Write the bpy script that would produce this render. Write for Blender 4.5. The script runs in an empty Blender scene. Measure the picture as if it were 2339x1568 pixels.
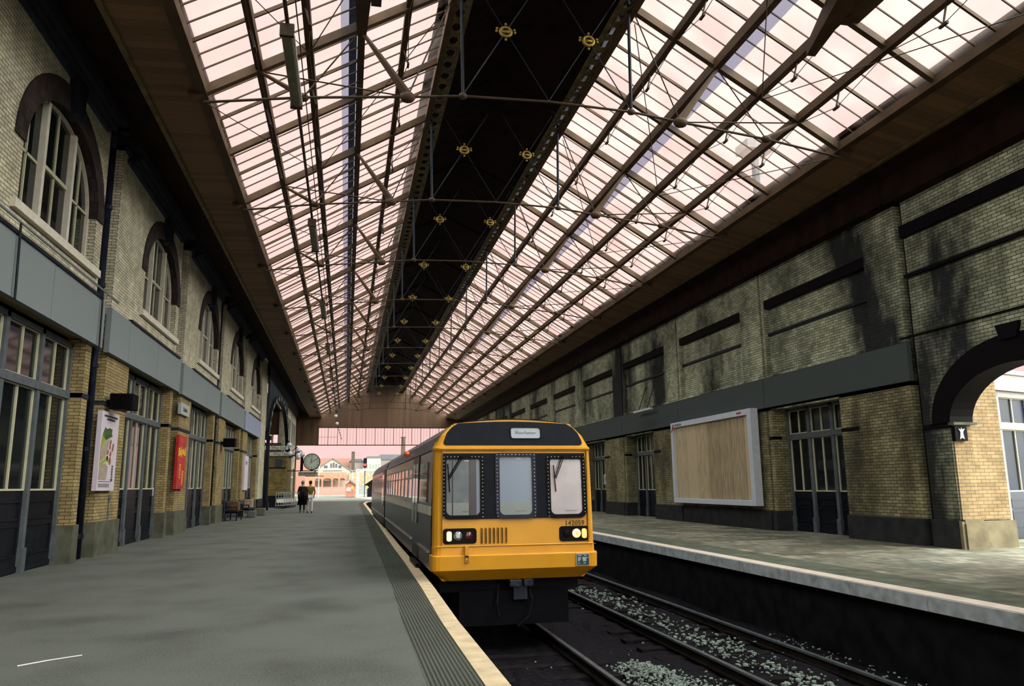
import bpy, bmesh, math, random
from mathutils import Vector, Matrix
from mathutils.geometry import tessellate_polygon
random.seed(7)
PI = math.pi
SC = bpy.context.scene
COL = SC.collection

# ------------------------------------------------------------------ camera, sky, exposure
def make_camera():
    yaw, pitch, roll, f = math.radians(12.08), math.radians(10.49), math.radians(-0.62), 1758.0
    cy, sy, cp, sp = math.cos(yaw), math.sin(yaw), math.cos(pitch), math.sin(pitch)
    F = Vector((sy*cp, cy*cp, sp)); R = Vector((cy, -sy, 0)); U = R.cross(F)
    cr, sr = math.cos(roll), math.sin(roll)
    R2 = cr*R + sr*U; U2 = -sr*R + cr*U
    cam = bpy.data.cameras.new('camera'); o = bpy.data.objects.new('camera', cam); COL.objects.link(o)
    m = Matrix((R2, U2, -F)).transposed().to_4x4()
    m.translation = Vector((0, 0, 1.5))
    o.matrix_world = m
    cam.sensor_fit = 'HORIZONTAL'; cam.sensor_width = 36; cam.lens = f*36/2339
    cam.clip_start = 0.1; cam.clip_end = 1500
    SC.camera = o
make_camera()

def make_world():
    w = bpy.data.worlds.new('sky'); SC.world = w; w.use_nodes = True
    nt = w.node_tree; nt.nodes.clear(); N = nt.nodes.new; L = nt.links.new
    out = N('ShaderNodeOutputWorld'); bg = N('ShaderNodeBackground')
    tc = N('ShaderNodeTexCoord'); sx = N('ShaderNodeSeparateXYZ'); ramp = N('ShaderNodeValToRGB')
    L(tc.outputs['Generated'], sx.inputs[0]); L(sx.outputs['Z'], ramp.inputs[0])
    r = ramp.color_ramp
    r.elements[0].position = 0.0; r.elements[0].color = (1.0, .63, .61, 1)
    r.elements[1].position = 1.0; r.elements[1].color = (2.4, 2.8, 2.65, 1)
    for p, c in ((.15, (1.0, .66, .64)), (.35, (1.0, .72, .68)), (.62, (1.0, .80, .74)), (.74, (1.7, 1.75, 1.65)), (.86, (2.3, 2.6, 2.5))):
        e = r.elements.new(p); e.color = (*c, 1)
    # bright sky lobe added behind the camera's right, lights left wall and train front
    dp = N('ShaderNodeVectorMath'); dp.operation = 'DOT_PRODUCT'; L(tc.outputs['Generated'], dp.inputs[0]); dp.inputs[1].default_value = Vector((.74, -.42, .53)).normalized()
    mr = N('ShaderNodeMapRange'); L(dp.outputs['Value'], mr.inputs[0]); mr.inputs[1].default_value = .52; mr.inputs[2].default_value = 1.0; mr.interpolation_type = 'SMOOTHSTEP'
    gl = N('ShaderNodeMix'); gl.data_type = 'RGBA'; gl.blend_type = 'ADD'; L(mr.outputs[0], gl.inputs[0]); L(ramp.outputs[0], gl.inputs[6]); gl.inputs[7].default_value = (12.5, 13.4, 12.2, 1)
    d2 = N('ShaderNodeVectorMath'); d2.operation = 'DOT_PRODUCT'; L(tc.outputs['Generated'], d2.inputs[0]); d2.inputs[1].default_value = Vector((-.78, -.36, .50)).normalized()  # second, weaker sky lobe added behind left to light the right wall
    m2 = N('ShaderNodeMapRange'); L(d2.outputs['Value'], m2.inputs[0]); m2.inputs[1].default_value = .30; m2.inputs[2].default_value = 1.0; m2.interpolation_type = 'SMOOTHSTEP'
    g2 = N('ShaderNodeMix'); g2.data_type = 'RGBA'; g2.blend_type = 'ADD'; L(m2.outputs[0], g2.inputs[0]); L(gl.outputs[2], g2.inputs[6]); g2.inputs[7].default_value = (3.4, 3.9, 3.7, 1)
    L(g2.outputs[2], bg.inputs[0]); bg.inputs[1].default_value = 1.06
    L(bg.outputs[0], out.inputs[0])
make_world()
vs = SC.view_settings
SC.display_settings.display_device = 'sRGB'
vs.view_transform = 'Standard'; vs.look = 'None'; vs.gamma = 1; vs.use_curve_mapping = False
vs.exposure = 0.0
SC.cycles.max_bounces = 6; SC.cycles.diffuse_bounces = 3; SC.cycles.glossy_bounces = 3
SC.cycles.transparent_max_bounces = 12; SC.cycles.use_denoising = True
SC.cycles.caustics_reflective = False; SC.cycles.caustics_refractive = False

# ------------------------------------------------------------------ materials
MATS = {}
def newmat(name):
    m = bpy.data.materials.new(name); m.use_nodes = True; m.node_tree.nodes.clear()
    return m, m.node_tree.nodes.new, m.node_tree.links.new
def mat(name, c, rough=.7, metal=0, var=.25, scale=6, spec=None, c2=None, emit=None, estr=1, bump=0):
    if name in MATS: return MATS[name]
    if spec is None: spec = .06 if max(c) < .03 else (.18 if max(c) < .12 else .3)
    m, N, L = newmat(name)
    out = N('ShaderNodeOutputMaterial'); p = N('ShaderNodeBsdfPrincipled'); L(p.outputs[0], out.inputs[0])
    tc = N('ShaderNodeTexCoord'); n = N('ShaderNodeTexNoise'); n.inputs['Scale'].default_value = scale; n.inputs['Detail'].default_value = 5
    L(tc.outputs['Object'], n.inputs['Vector'])
    r = N('ShaderNodeValToRGB'); L(n.outputs['Fac'], r.inputs[0])
    a = c2 or tuple(x*(1-var) for x in c); b = c if c2 else tuple(min(1, x*(1+var)) for x in c)
    r.color_ramp.elements[0].position = .3; r.color_ramp.elements[0].color = (*a, 1)
    r.color_ramp.elements[1].position = .7; r.color_ramp.elements[1].color = (*b, 1)
    L(r.outputs[0], p.inputs['Base Color'])
    p.inputs['Roughness'].default_value = rough; p.inputs['Metallic'].default_value = metal
    p.inputs['Specular IOR Level'].default_value = spec
    if bump:
        bn = N('ShaderNodeBump'); bn.inputs['Strength'].default_value = bump; bn.inputs['Distance'].default_value = .02
        L(n.outputs['Fac'], bn.inputs['Height']); L(bn.outputs[0], p.inputs['Normal'])
    if emit:
        p.inputs['Emission Color'].default_value = (*emit, 1); p.inputs['Emission Strength'].default_value = estr
    MATS[name] = m; return m

def brick(name, c1, c2, mortar, dirt=(.01, .01, .012), amt=.0, thr=.55, dscale=.35, stretch=.5, bw=.225, rh=.075, extra=None):
    m, N, L = newmat(name)
    out = N('ShaderNodeOutputMaterial'); p = N('ShaderNodeBsdfPrincipled'); L(p.outputs[0], out.inputs[0])
    geo = N('ShaderNodeNewGeometry'); tc = N('ShaderNodeTexCoord')
    sp = N('ShaderNodeSeparateXYZ'); L(geo.outputs['Position'], sp.inputs[0])
    sn = N('ShaderNodeSeparateXYZ'); L(geo.outputs['True Normal'], sn.inputs[0])
    ab = N('ShaderNodeMath'); ab.operation = 'ABSOLUTE'; L(sn.outputs['X'], ab.inputs[0])
    gt = N('ShaderNodeMath'); gt.operation = 'GREATER_THAN'; L(ab.outputs[0], gt.inputs[0]); gt.inputs[1].default_value = .6
    a = N('ShaderNodeCombineXYZ'); L(sp.outputs['Y'], a.inputs[0]); L(sp.outputs['Z'], a.inputs[1])
    b = N('ShaderNodeCombineXYZ'); L(sp.outputs['X'], b.inputs[0]); L(sp.outputs['Z'], b.inputs[1])
    mx = N('ShaderNodeMix'); mx.data_type = 'VECTOR'; L(gt.outputs[0], mx.inputs[0]); L(b.outputs[0], mx.inputs[4]); L(a.outputs[0], mx.inputs[5])
    br = N('ShaderNodeTexBrick'); L(mx.outputs[1], br.inputs['Vector'])
    br.inputs['Scale'].default_value = 1; br.inputs['Brick Width'].default_value = bw; br.inputs['Row Height'].default_value = rh
    br.inputs['Mortar Size'].default_value = .0075; br.inputs['Mortar Smooth'].default_value = .2; br.inputs['Bias'].default_value = 0
    br.inputs['Color1'].default_value = (*c1, 1); br.inputs['Color2'].default_value = (*c2, 1); br.inputs['Mortar'].default_value = (*mortar, 1)
    # soot
    n = N('ShaderNodeTexNoise'); n.inputs['Scale'].default_value = dscale; n.inputs['Detail'].default_value = 8; n.inputs['Roughness'].default_value = .62
    mp = N('ShaderNodeMapping'); mp.inputs['Scale'].default_value = (1, 1, stretch); L(geo.outputs['Position'], mp.inputs[0]); L(mp.outputs[0], n.inputs['Vector'])
    rm = N('ShaderNodeMapRange'); L(n.outputs['Fac'], rm.inputs[0]); rm.inputs[1].default_value = thr-.09; rm.inputs[2].default_value = thr+.09; rm.inputs[4].default_value = amt
    c = N('ShaderNodeMix'); c.data_type = 'RGBA'; L(rm.outputs[0], c.inputs[0]); L(br.outputs['Color'], c.inputs[6]); c.inputs[7].default_value = (*dirt, 1)
    # fine variation
    n2 = N('ShaderNodeTexNoise'); n2.inputs['Scale'].default_value = 2.3; n2.inputs['Detail'].default_value = 6; L(geo.outputs['Position'], n2.inputs['Vector'])
    r2 = N('ShaderNodeMapRange'); L(n2.outputs['Fac'], r2.inputs[0]); r2.inputs[1].default_value = .3; r2.inputs[2].default_value = .7; r2.inputs[3].default_value = .72; r2.inputs[4].default_value = 1.2
    v = N('ShaderNodeVectorMath'); v.operation = 'SCALE'; L(c.outputs[2], v.inputs[0]); L(r2.outputs[0], v.inputs['Scale'])
    L(v.outputs[0], p.inputs['Base Color']); p.inputs['Roughness'].default_value = .85; p.inputs['Specular IOR Level'].default_value = .25
    bn = N('ShaderNodeBump'); bn.inputs['Strength'].default_value = .5; bn.inputs['Distance'].default_value = .01; bn.invert = True
    L(br.outputs['Fac'], bn.inputs['Height']); L(bn.outputs[0], p.inputs['Normal'])
    MATS[name] = m; return m

def glassmat(name, tint, gloss=.1, rough=.05, dirt=0, dcol=(.3, .3, .3), dscale=.5):
    m, N, L = newmat(name)
    out = N('ShaderNodeOutputMaterial'); t = N('ShaderNodeBsdfTransparent'); t.inputs[0].default_value = (*tint, 1)
    g = N('ShaderNodeBsdfGlossy'); g.inputs['Roughness'].default_value = rough; g.inputs[0].default_value = (.9, .9, .9, 1)
    s = N('ShaderNodeMixShader'); s.inputs[0].default_value = gloss
    L(t.outputs[0], s.inputs[1]); L(g.outputs[0], s.inputs[2]); last = s
    if dirt:
        tr = N('ShaderNodeBsdfTranslucent'); tr.inputs[0].default_value = (*dcol, 1)
        geo = N('ShaderNodeNewGeometry'); n = N('ShaderNodeTexNoise'); n.inputs['Scale'].default_value = dscale; n.inputs['Detail'].default_value = 6
        L(geo.outputs['Position'], n.inputs['Vector'])
        rm = N('ShaderNodeMapRange'); L(n.outputs['Fac'], rm.inputs[0]); rm.inputs[1].default_value = .35; rm.inputs[2].default_value = .75; rm.inputs[4].default_value = dirt
        s2 = N('ShaderNodeMixShader'); L(rm.outputs[0], s2.inputs[0]); L(s.outputs[0], s2.inputs[1]); L(tr.outputs[0], s2.inputs[2]); last = s2
    L(last.outputs[0], out.inputs[0]); MATS[name] = m; return m

def planks(name, c1, c2, axis='X', width=.14, rough=.6, dark=.25, grain=1.0):
    """boards laid side by side along one axis (object space), grain along Z"""
    m, N, L = newmat(name)
    out = N('ShaderNodeOutputMaterial'); p = N('ShaderNodeBsdfPrincipled'); L(p.outputs[0], out.inputs[0])
    tc = N('ShaderNodeNewGeometry'); s = N('ShaderNodeSeparateXYZ'); L(tc.outputs['Position'], s.inputs[0])
    d = N('ShaderNodeMath'); d.operation = 'DIVIDE'; L(s.outputs[axis], d.inputs[0]); d.inputs[1].default_value = width
    fl = N('ShaderNodeMath'); fl.operation = 'FLOOR'; L(d.outputs[0], fl.inputs[0])
    fr = N('ShaderNodeMath'); fr.operation = 'FRACT'; L(d.outputs[0], fr.inputs[0])
    wn = N('ShaderNodeTexWhiteNoise'); wn.noise_dimensions = '1D'; L(fl.outputs[0], wn.inputs['W'])
    n = N('ShaderNodeTexNoise'); n.inputs['Scale'].default_value = 3; n.inputs['Detail'].default_value = 7
    mp = N('ShaderNodeMapping'); mp.inputs['Scale'].default_value = (5, 5, .5*grain); L(tc.outputs['Position'], mp.inputs[0]); L(mp.outputs[0], n.inputs['Vector'])
    ad = N('ShaderNodeMath'); ad.operation = 'MULTIPLY_ADD'; L(wn.outputs[0], ad.inputs[0]); ad.inputs[1].default_value = .8; L(n.outputs['Fac'], ad.inputs[2])
    r = N('ShaderNodeValToRGB'); L(ad.outputs[0], r.inputs[0]); r.color_ramp.elements[0].position = .4; r.color_ramp.elements[0].color = (*c1, 1)
    r.color_ramp.elements[1].position = 1.0; r.color_ramp.elements[1].color = (*c2, 1)
    gr = N('ShaderNodeMath'); gr.operation = 'GREATER_THAN'; L(fr.outputs[0], gr.inputs[0]); gr.inputs[1].default_value = .06
    mr = N('ShaderNodeMapRange'); L(gr.outputs[0], mr.inputs[0]); mr.inputs[3].default_value = dark; mr.inputs[4].default_value = 1
    v = N('ShaderNodeVectorMath'); v.operation = 'SCALE'; L(r.outputs[0], v.inputs[0]); L(mr.outputs[0], v.inputs['Scale'])
    L(v.outputs[0], p.inputs['Base Color']); p.inputs['Roughness'].default_value = rough
    MATS[name] = m; return m

def asphalt(name, c1, c2, ribs=None, speck=0.0):
    m, N, L = newmat(name)
    out = N('ShaderNodeOutputMaterial'); p = N('ShaderNodeBsdfPrincipled'); L(p.outputs[0], out.inputs[0])
    g = N('ShaderNodeNewGeometry')
    n = N('ShaderNodeTexNoise'); n.inputs['Scale'].default_value = .8; n.inputs['Detail'].default_value = 6; L(g.outputs['Position'], n.inputs['Vector'])
    f = N('ShaderNodeTexNoise'); f.inputs['Scale'].default_value = 45; f.inputs['Detail'].default_value = 3; L(g.outputs['Position'], f.inputs['Vector'])
    ad = N('ShaderNodeMath'); ad.operation = 'MULTIPLY_ADD'; L(f.outputs['Fac'], ad.inputs[0]); ad.inputs[1].default_value = .9; L(n.outputs['Fac'], ad.inputs[2])
    r = N('ShaderNodeValToRGB'); L(ad.outputs[0], r.inputs[0]); r.color_ramp.elements[0].position = .62; r.color_ramp.elements[0].color = (*c1, 1)
    r.color_ramp.elements[1].position = 1.0; r.color_ramp.elements[1].color = (*c2, 1)
    L(r.outputs[0], p.inputs['Base Color']); p.inputs['Roughness'].default_value = .8; p.inputs['Specular IOR Level'].default_value = .3
    bn = N('ShaderNodeBump'); bn.inputs['Strength'].default_value = .6; bn.inputs['Distance'].default_value = .012
    if ribs:
        s = N('ShaderNodeSeparateXYZ'); L(g.outputs['Position'], s.inputs[0])
        w = N('ShaderNodeMath'); w.operation = 'MULTIPLY'; L(s.outputs['X'], w.inputs[0]); w.inputs[1].default_value = 2*PI/ribs
        si = N('ShaderNodeMath'); si.operation = 'SINE'; L(w.outputs[0], si.inputs[0]); L(si.outputs[0], bn.inputs['Height'])
        rm = N('ShaderNodeMapRange'); L(si.outputs[0], rm.inputs[0]); rm.inputs[1].default_value = -1; rm.inputs[3].default_value = .45; rm.inputs[4].default_value = 1.25
        v = N('ShaderNodeVectorMath'); v.operation = 'SCALE'; L(r.outputs[0], v.inputs[0]); L(rm.outputs[0], v.inputs['Scale']); L(v.outputs[0], p.inputs['Base Color'])
    else: L(f.outputs['Fac'], bn.inputs['Height'])
    L(bn.outputs[0], p.inputs['Normal'])
    MATS[name] = m; return m

def flagstones(name):
    """old paving slabs, mossy green and buff"""
    m, N, L = newmat(name)
    out = N('ShaderNodeOutputMaterial'); p = N('ShaderNodeBsdfPrincipled'); L(p.outputs[0], out.inputs[0])
    g = N('ShaderNodeNewGeometry')
    br = N('ShaderNodeTexBrick'); L(g.outputs['Position'], br.inputs['Vector']); br.inputs['Scale'].default_value = 1
    br.inputs['Brick Width'].default_value = .9; br.inputs['Row Height'].default_value = .6; br.inputs['Mortar Size'].default_value = .012
    br.inputs['Color1'].default_value = (.25, .23, .175, 1); br.inputs['Color2'].default_value = (.085, .070, .045, 1); br.inputs['Mortar'].default_value = (.03, .035, .025, 1)
    n = N('ShaderNodeTexNoise'); n.inputs['Scale'].default_value = .55; n.inputs['Detail'].default_value = 7; L(g.outputs['Position'], n.inputs['Vector'])
    rm = N('ShaderNodeMapRange'); L(n.outputs['Fac'], rm.inputs[0]); rm.inputs[1].default_value = .5; rm.inputs[2].default_value = .72
    c = N('ShaderNodeMix'); c.data_type = 'RGBA'; L(rm.outputs[0], c.inputs[0]); L(br.outputs['Color'], c.inputs[6]); c.inputs[7].default_value = (.065, .075, .05, 1)
    n2 = N('ShaderNodeTexNoise'); n2.inputs['Scale'].default_value = 5; n2.inputs['Detail'].default_value = 8
    mp = N('ShaderNodeMapping'); mp.inputs['Scale'].default_value = (1, .6, 1); L(g.outputs['Position'], mp.inputs[0]); L(mp.outputs[0], n2.inputs['Vector'])
    r2 = N('ShaderNodeMapRange'); L(n2.outputs['Fac'], r2.inputs[0]); r2.inputs[1].default_value = .3; r2.inputs[2].default_value = .7; r2.inputs[3].default_value = .45; r2.inputs[4].default_value = 1.5
    v = N('ShaderNodeVectorMath'); v.operation = 'SCALE'; L(c.outputs[2], v.inputs[0]); L(r2.outputs[0], v.inputs['Scale']); L(v.outputs[0], p.inputs['Base Color'])
    p.inputs['Roughness'].default_value = .75
    MATS[name] = m; return m

B_UP = brick('brick_buff_upper', (.62, .56, .42), (.46, .42, .31), (.11, .10, .075), amt=.5, thr=.66)
B_LO = brick('brick_yellow_lower', (.36, .27, .12), (.25, .185, .085), (.07, .05, .028), amt=.4, thr=.70)
B_DK = brick('brick_blue_black', (.014, .015, .03), (.03, .035, .055), (.006, .006, .01), dirt=(.12, .14, .17), amt=.35, thr=.74, dscale=1.2)
B_RT = brick('brick_sooty_buff', (.50, .50, .35), (.29, .295, .20), (.028, .038, .026), dirt=(.006, .007, .010), amt=.97, thr=.525, dscale=.42, stretch=.4, bw=.235, rh=.08)
B_RL = brick('brick_sooty_yellow', (.29, .25, .135), (.17, .15, .08), (.018, .02, .014), dirt=(.008, .008, .006), amt=.8, thr=.58, dscale=.5, bw=.235, rh=.08)
B_GR = brick('brick_black_red_arch', (.02, .014, .014), (.05, .032, .028), (.012, .01, .01), bw=.11, rh=.23)
B_AR = brick('brick_clean_gold', (.33, .225, .115), (.25, .165, .08), (.12, .09, .055), bw=.235, rh=.08)
B_OR = brick('brick_salmon', (.42, .16, .10), (.35, .13, .085), (.34, .19, .14), bw=.9, rh=.3)
B_KI = brick('brick_brown_gold', (.17, .125, .035), (.09, .065, .02), (.03, .022, .01))
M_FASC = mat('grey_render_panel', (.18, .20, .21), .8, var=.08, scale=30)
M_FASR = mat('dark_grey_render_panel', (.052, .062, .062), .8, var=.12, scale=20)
M_BLUE = mat('pale_blue_panel', (.24, .27, .36), .7, var=.08)
M_STONE = mat('cream_painted_stone', (.60, .55, .46), .7, var=.1)
M_FRAME = mat('cream_painted_wood', (.50, .47, .38), .5, var=.08)
M_GREY = mat('grey_painted_wood', (.085, .095, .105), .5, var=.2)
M_BAR = mat('cream_yellow_glazing_bar', (.48, .46, .32), .45, var=.08)
M_DARKW = mat('black_painted_wood', (.008, .009, .013), .35, var=.3)
M_PANE = mat('dark_window_glass', (.006, .008, .009), .06, spec=.35, var=.5, scale=.6)
M_PANER = mat('dark_blue_window_glass', (.007, .011, .024), .3, spec=.08, var=.5, scale=1.2)
M_PLIN = mat('black_plinth_stone', (.018, .018, .022), .7, var=.5, scale=3, c2=(.035, .035, .036))
M_PLIG = mat('grey_plinth_stone', (.085, .085, .062), .8, var=.35, scale=3)
M_PLIB = mat('brown_sandstone_plinth', (.15, .12, .07), .8, var=.35, scale=3)
M_IRON = mat('brown_painted_iron', (.058, .031, .015), .6, var=.35, scale=2)
M_IROND = mat('dark_brown_iron', (.036, .022, .012), .6, var=.35, scale=2)
M_BLACKI = mat('blue_black_iron', (.012, .016, .022), .35, var=.4)
M_PIPE = mat('black_cast_pipe', (.010, .012, .020), .35, var=.4, scale=9)
M_BRASS = mat('gilded_boss', (.26, .17, .035), .45, metal=.3, var=.3, scale=30)
M_SOFF = planks('brown_boarded_soffit', (.085, .042, .018), (.16, .078, .034), axis='Y', width=.22, rough=.8, dark=.6)
M_DSOFF = mat('dark_and_shaded_boarding', (.016, .007, .005), .8, var=.5, scale=2)
M_OLIVE = mat('olive_gutter_paint', (.11, .08, .035), .6, var=.5, scale=4)
M_GABLE = planks('brown_gable_boards', (.055, .026, .012), (.085, .042, .019), axis='X', width=.35, rough=.8, dark=.6)
M_GLASS = glassmat('roof_glass', (1, .97, .95), gloss=.02, rough=.3, dirt=.32, dcol=(.38, .28, .26), dscale=.7)
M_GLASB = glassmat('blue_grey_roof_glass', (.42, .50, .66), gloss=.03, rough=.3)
M_SCRG = glassmat('screen_glass', (.98, .96, .94), gloss=.03, rough=.1)
M_ASPH = asphalt('asphalt', (.040, .042, .038), (.102, .106, .095))
M_RIB = asphalt('ribbed_rubber_strip', (.032, .035, .029), (.075, .080, .066), ribs=.036)
M_COPE = mat('cream_coping', (.54, .41, .27), .8, var=.2, scale=5, bump=.3)
M_COPR = mat('pink_white_coping', (.56, .46, .40), .8, var=.12, scale=5)
M_COPF = mat('grey_coping_face', (.33, .35, .37), .8, var=.3, scale=6)
M_FLAG = flagstones('mossy_flagstones')
M_MOSS = mat('mossy_green_paving', (.085, .090, .066), .9, var=.35, scale=2.5)
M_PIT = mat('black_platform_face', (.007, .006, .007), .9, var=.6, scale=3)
M_BALL = mat('oily_black_ballast', (.007, .006, .009), .75, var=.7, scale=14, bump=1)
M_ROCK = mat('pale_ballast_stone', (.17, .20, .18), .8, var=.55, scale=9)
M_RAIL = mat('worn_steel_rail', (.22, .24, .26), .35, metal=.8, var=.3, scale=4)
M_RUST = mat('rusty_rail_side', (.012, .009, .008), .8, var=.5)
M_SLEEP = mat('tarred_sleeper', (.010, .008, .009), .9, var=.5)
M_YEL = mat('warning_yellow_paint', (.66, .295, .008), .38, var=.06, scale=3, spec=.5)
M_NAVY = mat('navy_gloss_paint', (.008, .012, .024), .22, var=.3, scale=2, spec=.15)
M_CREAM = mat('cream_stripe_paint', (.62, .58, .50), .3, var=.15, scale=2)
M_TROOF = mat('grey_train_roof', (.07, .075, .095), .32, var=.3, scale=3, spec=.6)
M_MASK = mat('charcoal_mask', (.010, .012, .018), .45, var=.15)
M_RUB = mat('black_rubber', (.008, .008, .010), .45, var=.3)
M_TWIN = mat('train_side_glass', (.012, .015, .018), .05, spec=.5, var=.3, scale=1)
M_SILV = mat('silver_trim', (.5, .52, .52), .25, metal=.9, var=.1)
M_CAB = glassmat('windscreen_glass', (.92, .95, .97), gloss=.035, rough=.03)
M_BLIND = mat('blue_grey_blind', (.21, .26, .335), .7, var=.06, scale=1.5)
M_BLINDSKY = mat('blind_with_sky_reflection', (.72, .50, .46), .8, scale=2.6, c2=(.42, .33, .33))  # pink sky reflection of the right windscreen painted into the blind's colour
M_SHELF = mat('pale_green_grey_shelf', (.24, .265, .225), .6, var=.05)
M_CABD = mat('dark_cab_interior', (.02, .03, .028), .5, var=.3)
M_LAMPB = mat('black_lamp_box', (.008, .006, .006), .4, var=.3)
M_LAMPW = mat('lit_warm_lamp', (1, .75, .5), .3, emit=(1.0, .52, .25), estr=1.5)
M_LAMPO = mat('lit_orange_lamp', (1, .5, .2), .3, emit=(1.0, .36, .07), estr=1.3)
M_LAMPG = mat('clear_unlit_lamp', (.25, .30, .30), .12, metal=.6, var=.4, scale=20)
M_LAMPR = mat('dark_red_lamp', (.08, .008, .012), .12, spec=.9, var=.2)
M_WHITE = mat('white_enamel', (.55, .52, .55), .5, var=.05)
M_PAPER = mat('white_paper', (.58, .50, .58), .6, var=.04)
M_INK = mat('dark_ink', (.03, .04, .05), .6)
M_GREEN = mat('poster_green', (.05, .10, .025), .6, var=.5, scale=8)
M_LIME = mat('poster_lime', (.28, .32, .06), .6, var=.3, scale=8)
M_TAN = mat('poster_tan', (.36, .28, .22), .6, var=.15, scale=8)
M_ORANGE = mat('poster_orange', (.30, .10, .04), .6, var=.3, scale=8)
M_RED = mat('poster_red', (.42, .022, .018), .5, var=.2, scale=4)
M_GOLD = mat('poster_gold', (.75, .45, .03), .5, var=.2)
M_BLK = mat('matt_black', (.004, .003, .004), .6)
M_BBF = mat('white_billboard_frame', (.50, .52, .60), .45, var=.06)
M_WOOD = planks('billboard_plywood', (.17, .11, .06), (.50, .39, .25), axis='Y', width=.92, rough=.75, dark=.8, grain=1.2)
M_GALV = mat('galvanised_steel', (.20, .23, .25), .35, metal=.6, var=.2)
M_TUBE = mat('olive_grey_casing', (.17, .155, .10), .6, var=.25, scale=5)
M_CONCR = mat('pale_concrete', (.45, .42, .38), .8, var=.1)

# ------------------------------------------------------------------ mesh builder
def wloc(o):
    v = Vector((0, 0, 0))
    while o is not None: v += o.location; o = o.parent
    return v
class MB:
    def __init__(s): s.v = []; s.f = []
    def add(s, vs, fs):
        n = len(s.v); s.v += [tuple(x) for x in vs]; s.f += [tuple(i+n for i in f) for f in fs]; return s
    def box(s, x0, x1, y0, y1, z0, z1):
        return s.add([(x0, y0, z0), (x1, y0, z0), (x1, y1, z0), (x0, y1, z0), (x0, y0, z1), (x1, y0, z1), (x1, y1, z1), (x0, y1, z1)],
                     [(0, 3, 2, 1), (4, 5, 6, 7), (0, 1, 5, 4), (1, 2, 6, 5), (2, 3, 7, 6), (3, 0, 4, 7)])
    def quad(s, *p): return s.add(p, [tuple(range(len(p)))])
    def bar(s, a, b, w, h, up=(0, 0, 1)):
        """rectangular bar from a to b, w across, h along 'up'"""
        a, b = Vector(a), Vector(b); d = (b-a).normalized(); u = Vector(up)
        r = d.cross(u)
        if r.length < 1e-4: r = d.cross(Vector((1, 0, 0)))
        r.normalize(); u = r.cross(d)
        vs = [p+r*i*w/2+u*j*h/2 for p in (a, b) for i, j in ((-1, -1), (1, -1), (1, 1), (-1, 1))]
        return s.add(vs, [(3, 2, 1, 0), (4, 5, 6, 7), (0, 1, 5, 4), (1, 2, 6, 5), (2, 3, 7, 6), (3, 0, 4, 7)])
    def tube(s, a, b, r0, r1=None, n=8, cap=True):
        r1 = r0 if r1 is None else r1
        a, b = Vector(a), Vector(b); d = (b-a).normalized()
        t = Vector((0, 0, 1)) if abs(d.z) < .9 else Vector((1, 0, 0))
        x = d.cross(t).normalized(); y = d.cross(x)
        vs = []
        for p, r in ((a, r0), (b, r1)):
            for i in range(n):
                an = 2*PI*i/n; vs.append(p+(x*math.cos(an)+y*math.sin(an))*r)
        fs = [(i, (i+1) % n, n+(i+1) % n, n+i) for i in range(n)]
        if cap: fs += [tuple(range(n-1, -1, -1)), tuple(range(n, 2*n))]
        return s.add(vs, fs)
    def path(s, pts, r, n=8):
        for a, b in zip(pts, pts[1:]): s.tube(a, b, r, n=n)
        return s
    def ball(s, c, r, n=8, sc=(1, 1, 1), jit=0):
        c = Vector(c); m = max(3, n//2); vs = [c+Vector((0, 0, r*sc[2]))]
        for i in range(1, m):
            ph = PI*i/m
            for j in range(n):
                th = 2*PI*j/n; k = r*(1+random.uniform(-jit, jit))
                vs.append(c+Vector((k*sc[0]*math.sin(ph)*math.cos(th), k*sc[1]*math.sin(ph)*math.sin(th), k*sc[2]*math.cos(ph))))
        vs.append(c-Vector((0, 0, r*sc[2])))
        fs = [(0, 1+j, 1+(j+1) % n) for j in range(n)]
        for i in range(m-2):
            for j in range(n):
                a = 1+i*n+j; b = 1+i*n+(j+1) % n; fs.append((a, a+n, b+n, b))
        l = len(vs)-1; k = 1+(m-2)*n
        fs += [(l, k+(j+1) % n, k+j) for j in range(n)]
        return s.add(vs, fs)
    def slab(s, outer, holes, fn, t0, t1):
        """plate with holes: 2-D outlines, fn(u, v, t) gives the 3-D point, thickness from t0 to t1"""
        loops = [outer]+list(holes)
        pts = [p for l in loops for p in l]
        tris = tessellate_polygon([[Vector((p[0], p[1], 0)) for p in l] for l in loops])
        n = len(pts)
        vs = [fn(p[0], p[1], t0) for p in pts]+[fn(p[0], p[1], t1) for p in pts]
        fs = [tuple(t) for t in tris]+[tuple(i+n for i in reversed(t)) for t in tris]
        k = 0
        for l in loops:
            m = len(l)
            for i in range(m):
                a = k+i; b = k+(i+1) % m; fs.append((a, b, b+n, a+n))
            k += m
        return s.add(vs, fs)
    def build(s, name, m, parent=None, smooth=False, bevel=0):
        me = bpy.data.meshes.new(name)
        off = wloc(parent) if parent is not None else Vector((0, 0, 0))
        me.from_pydata([tuple(Vector(v)-off) for v in s.v], [], s.f); me.update()
        bm = bmesh.new(); bm.from_mesh(me); bmesh.ops.recalc_face_normals(bm, faces=bm.faces); bm.to_mesh(me); bm.free()
        me.materials.append(m)
        if smooth:
            for p in me.polygons: p.use_smooth = True
        o = bpy.data.objects.new(name, me); COL.objects.link(o)
        if parent is not None: o.parent = parent
        if bevel:
            b = o.modifiers.new('bevel', 'BEVEL'); b.width = bevel; b.segments = 2; b.limit_method = 'ANGLE'
        return o
def rect(u0, u1, v0, v1): return [(u0, v0), (u1, v0), (u1, v1), (u0, v1)]
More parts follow.
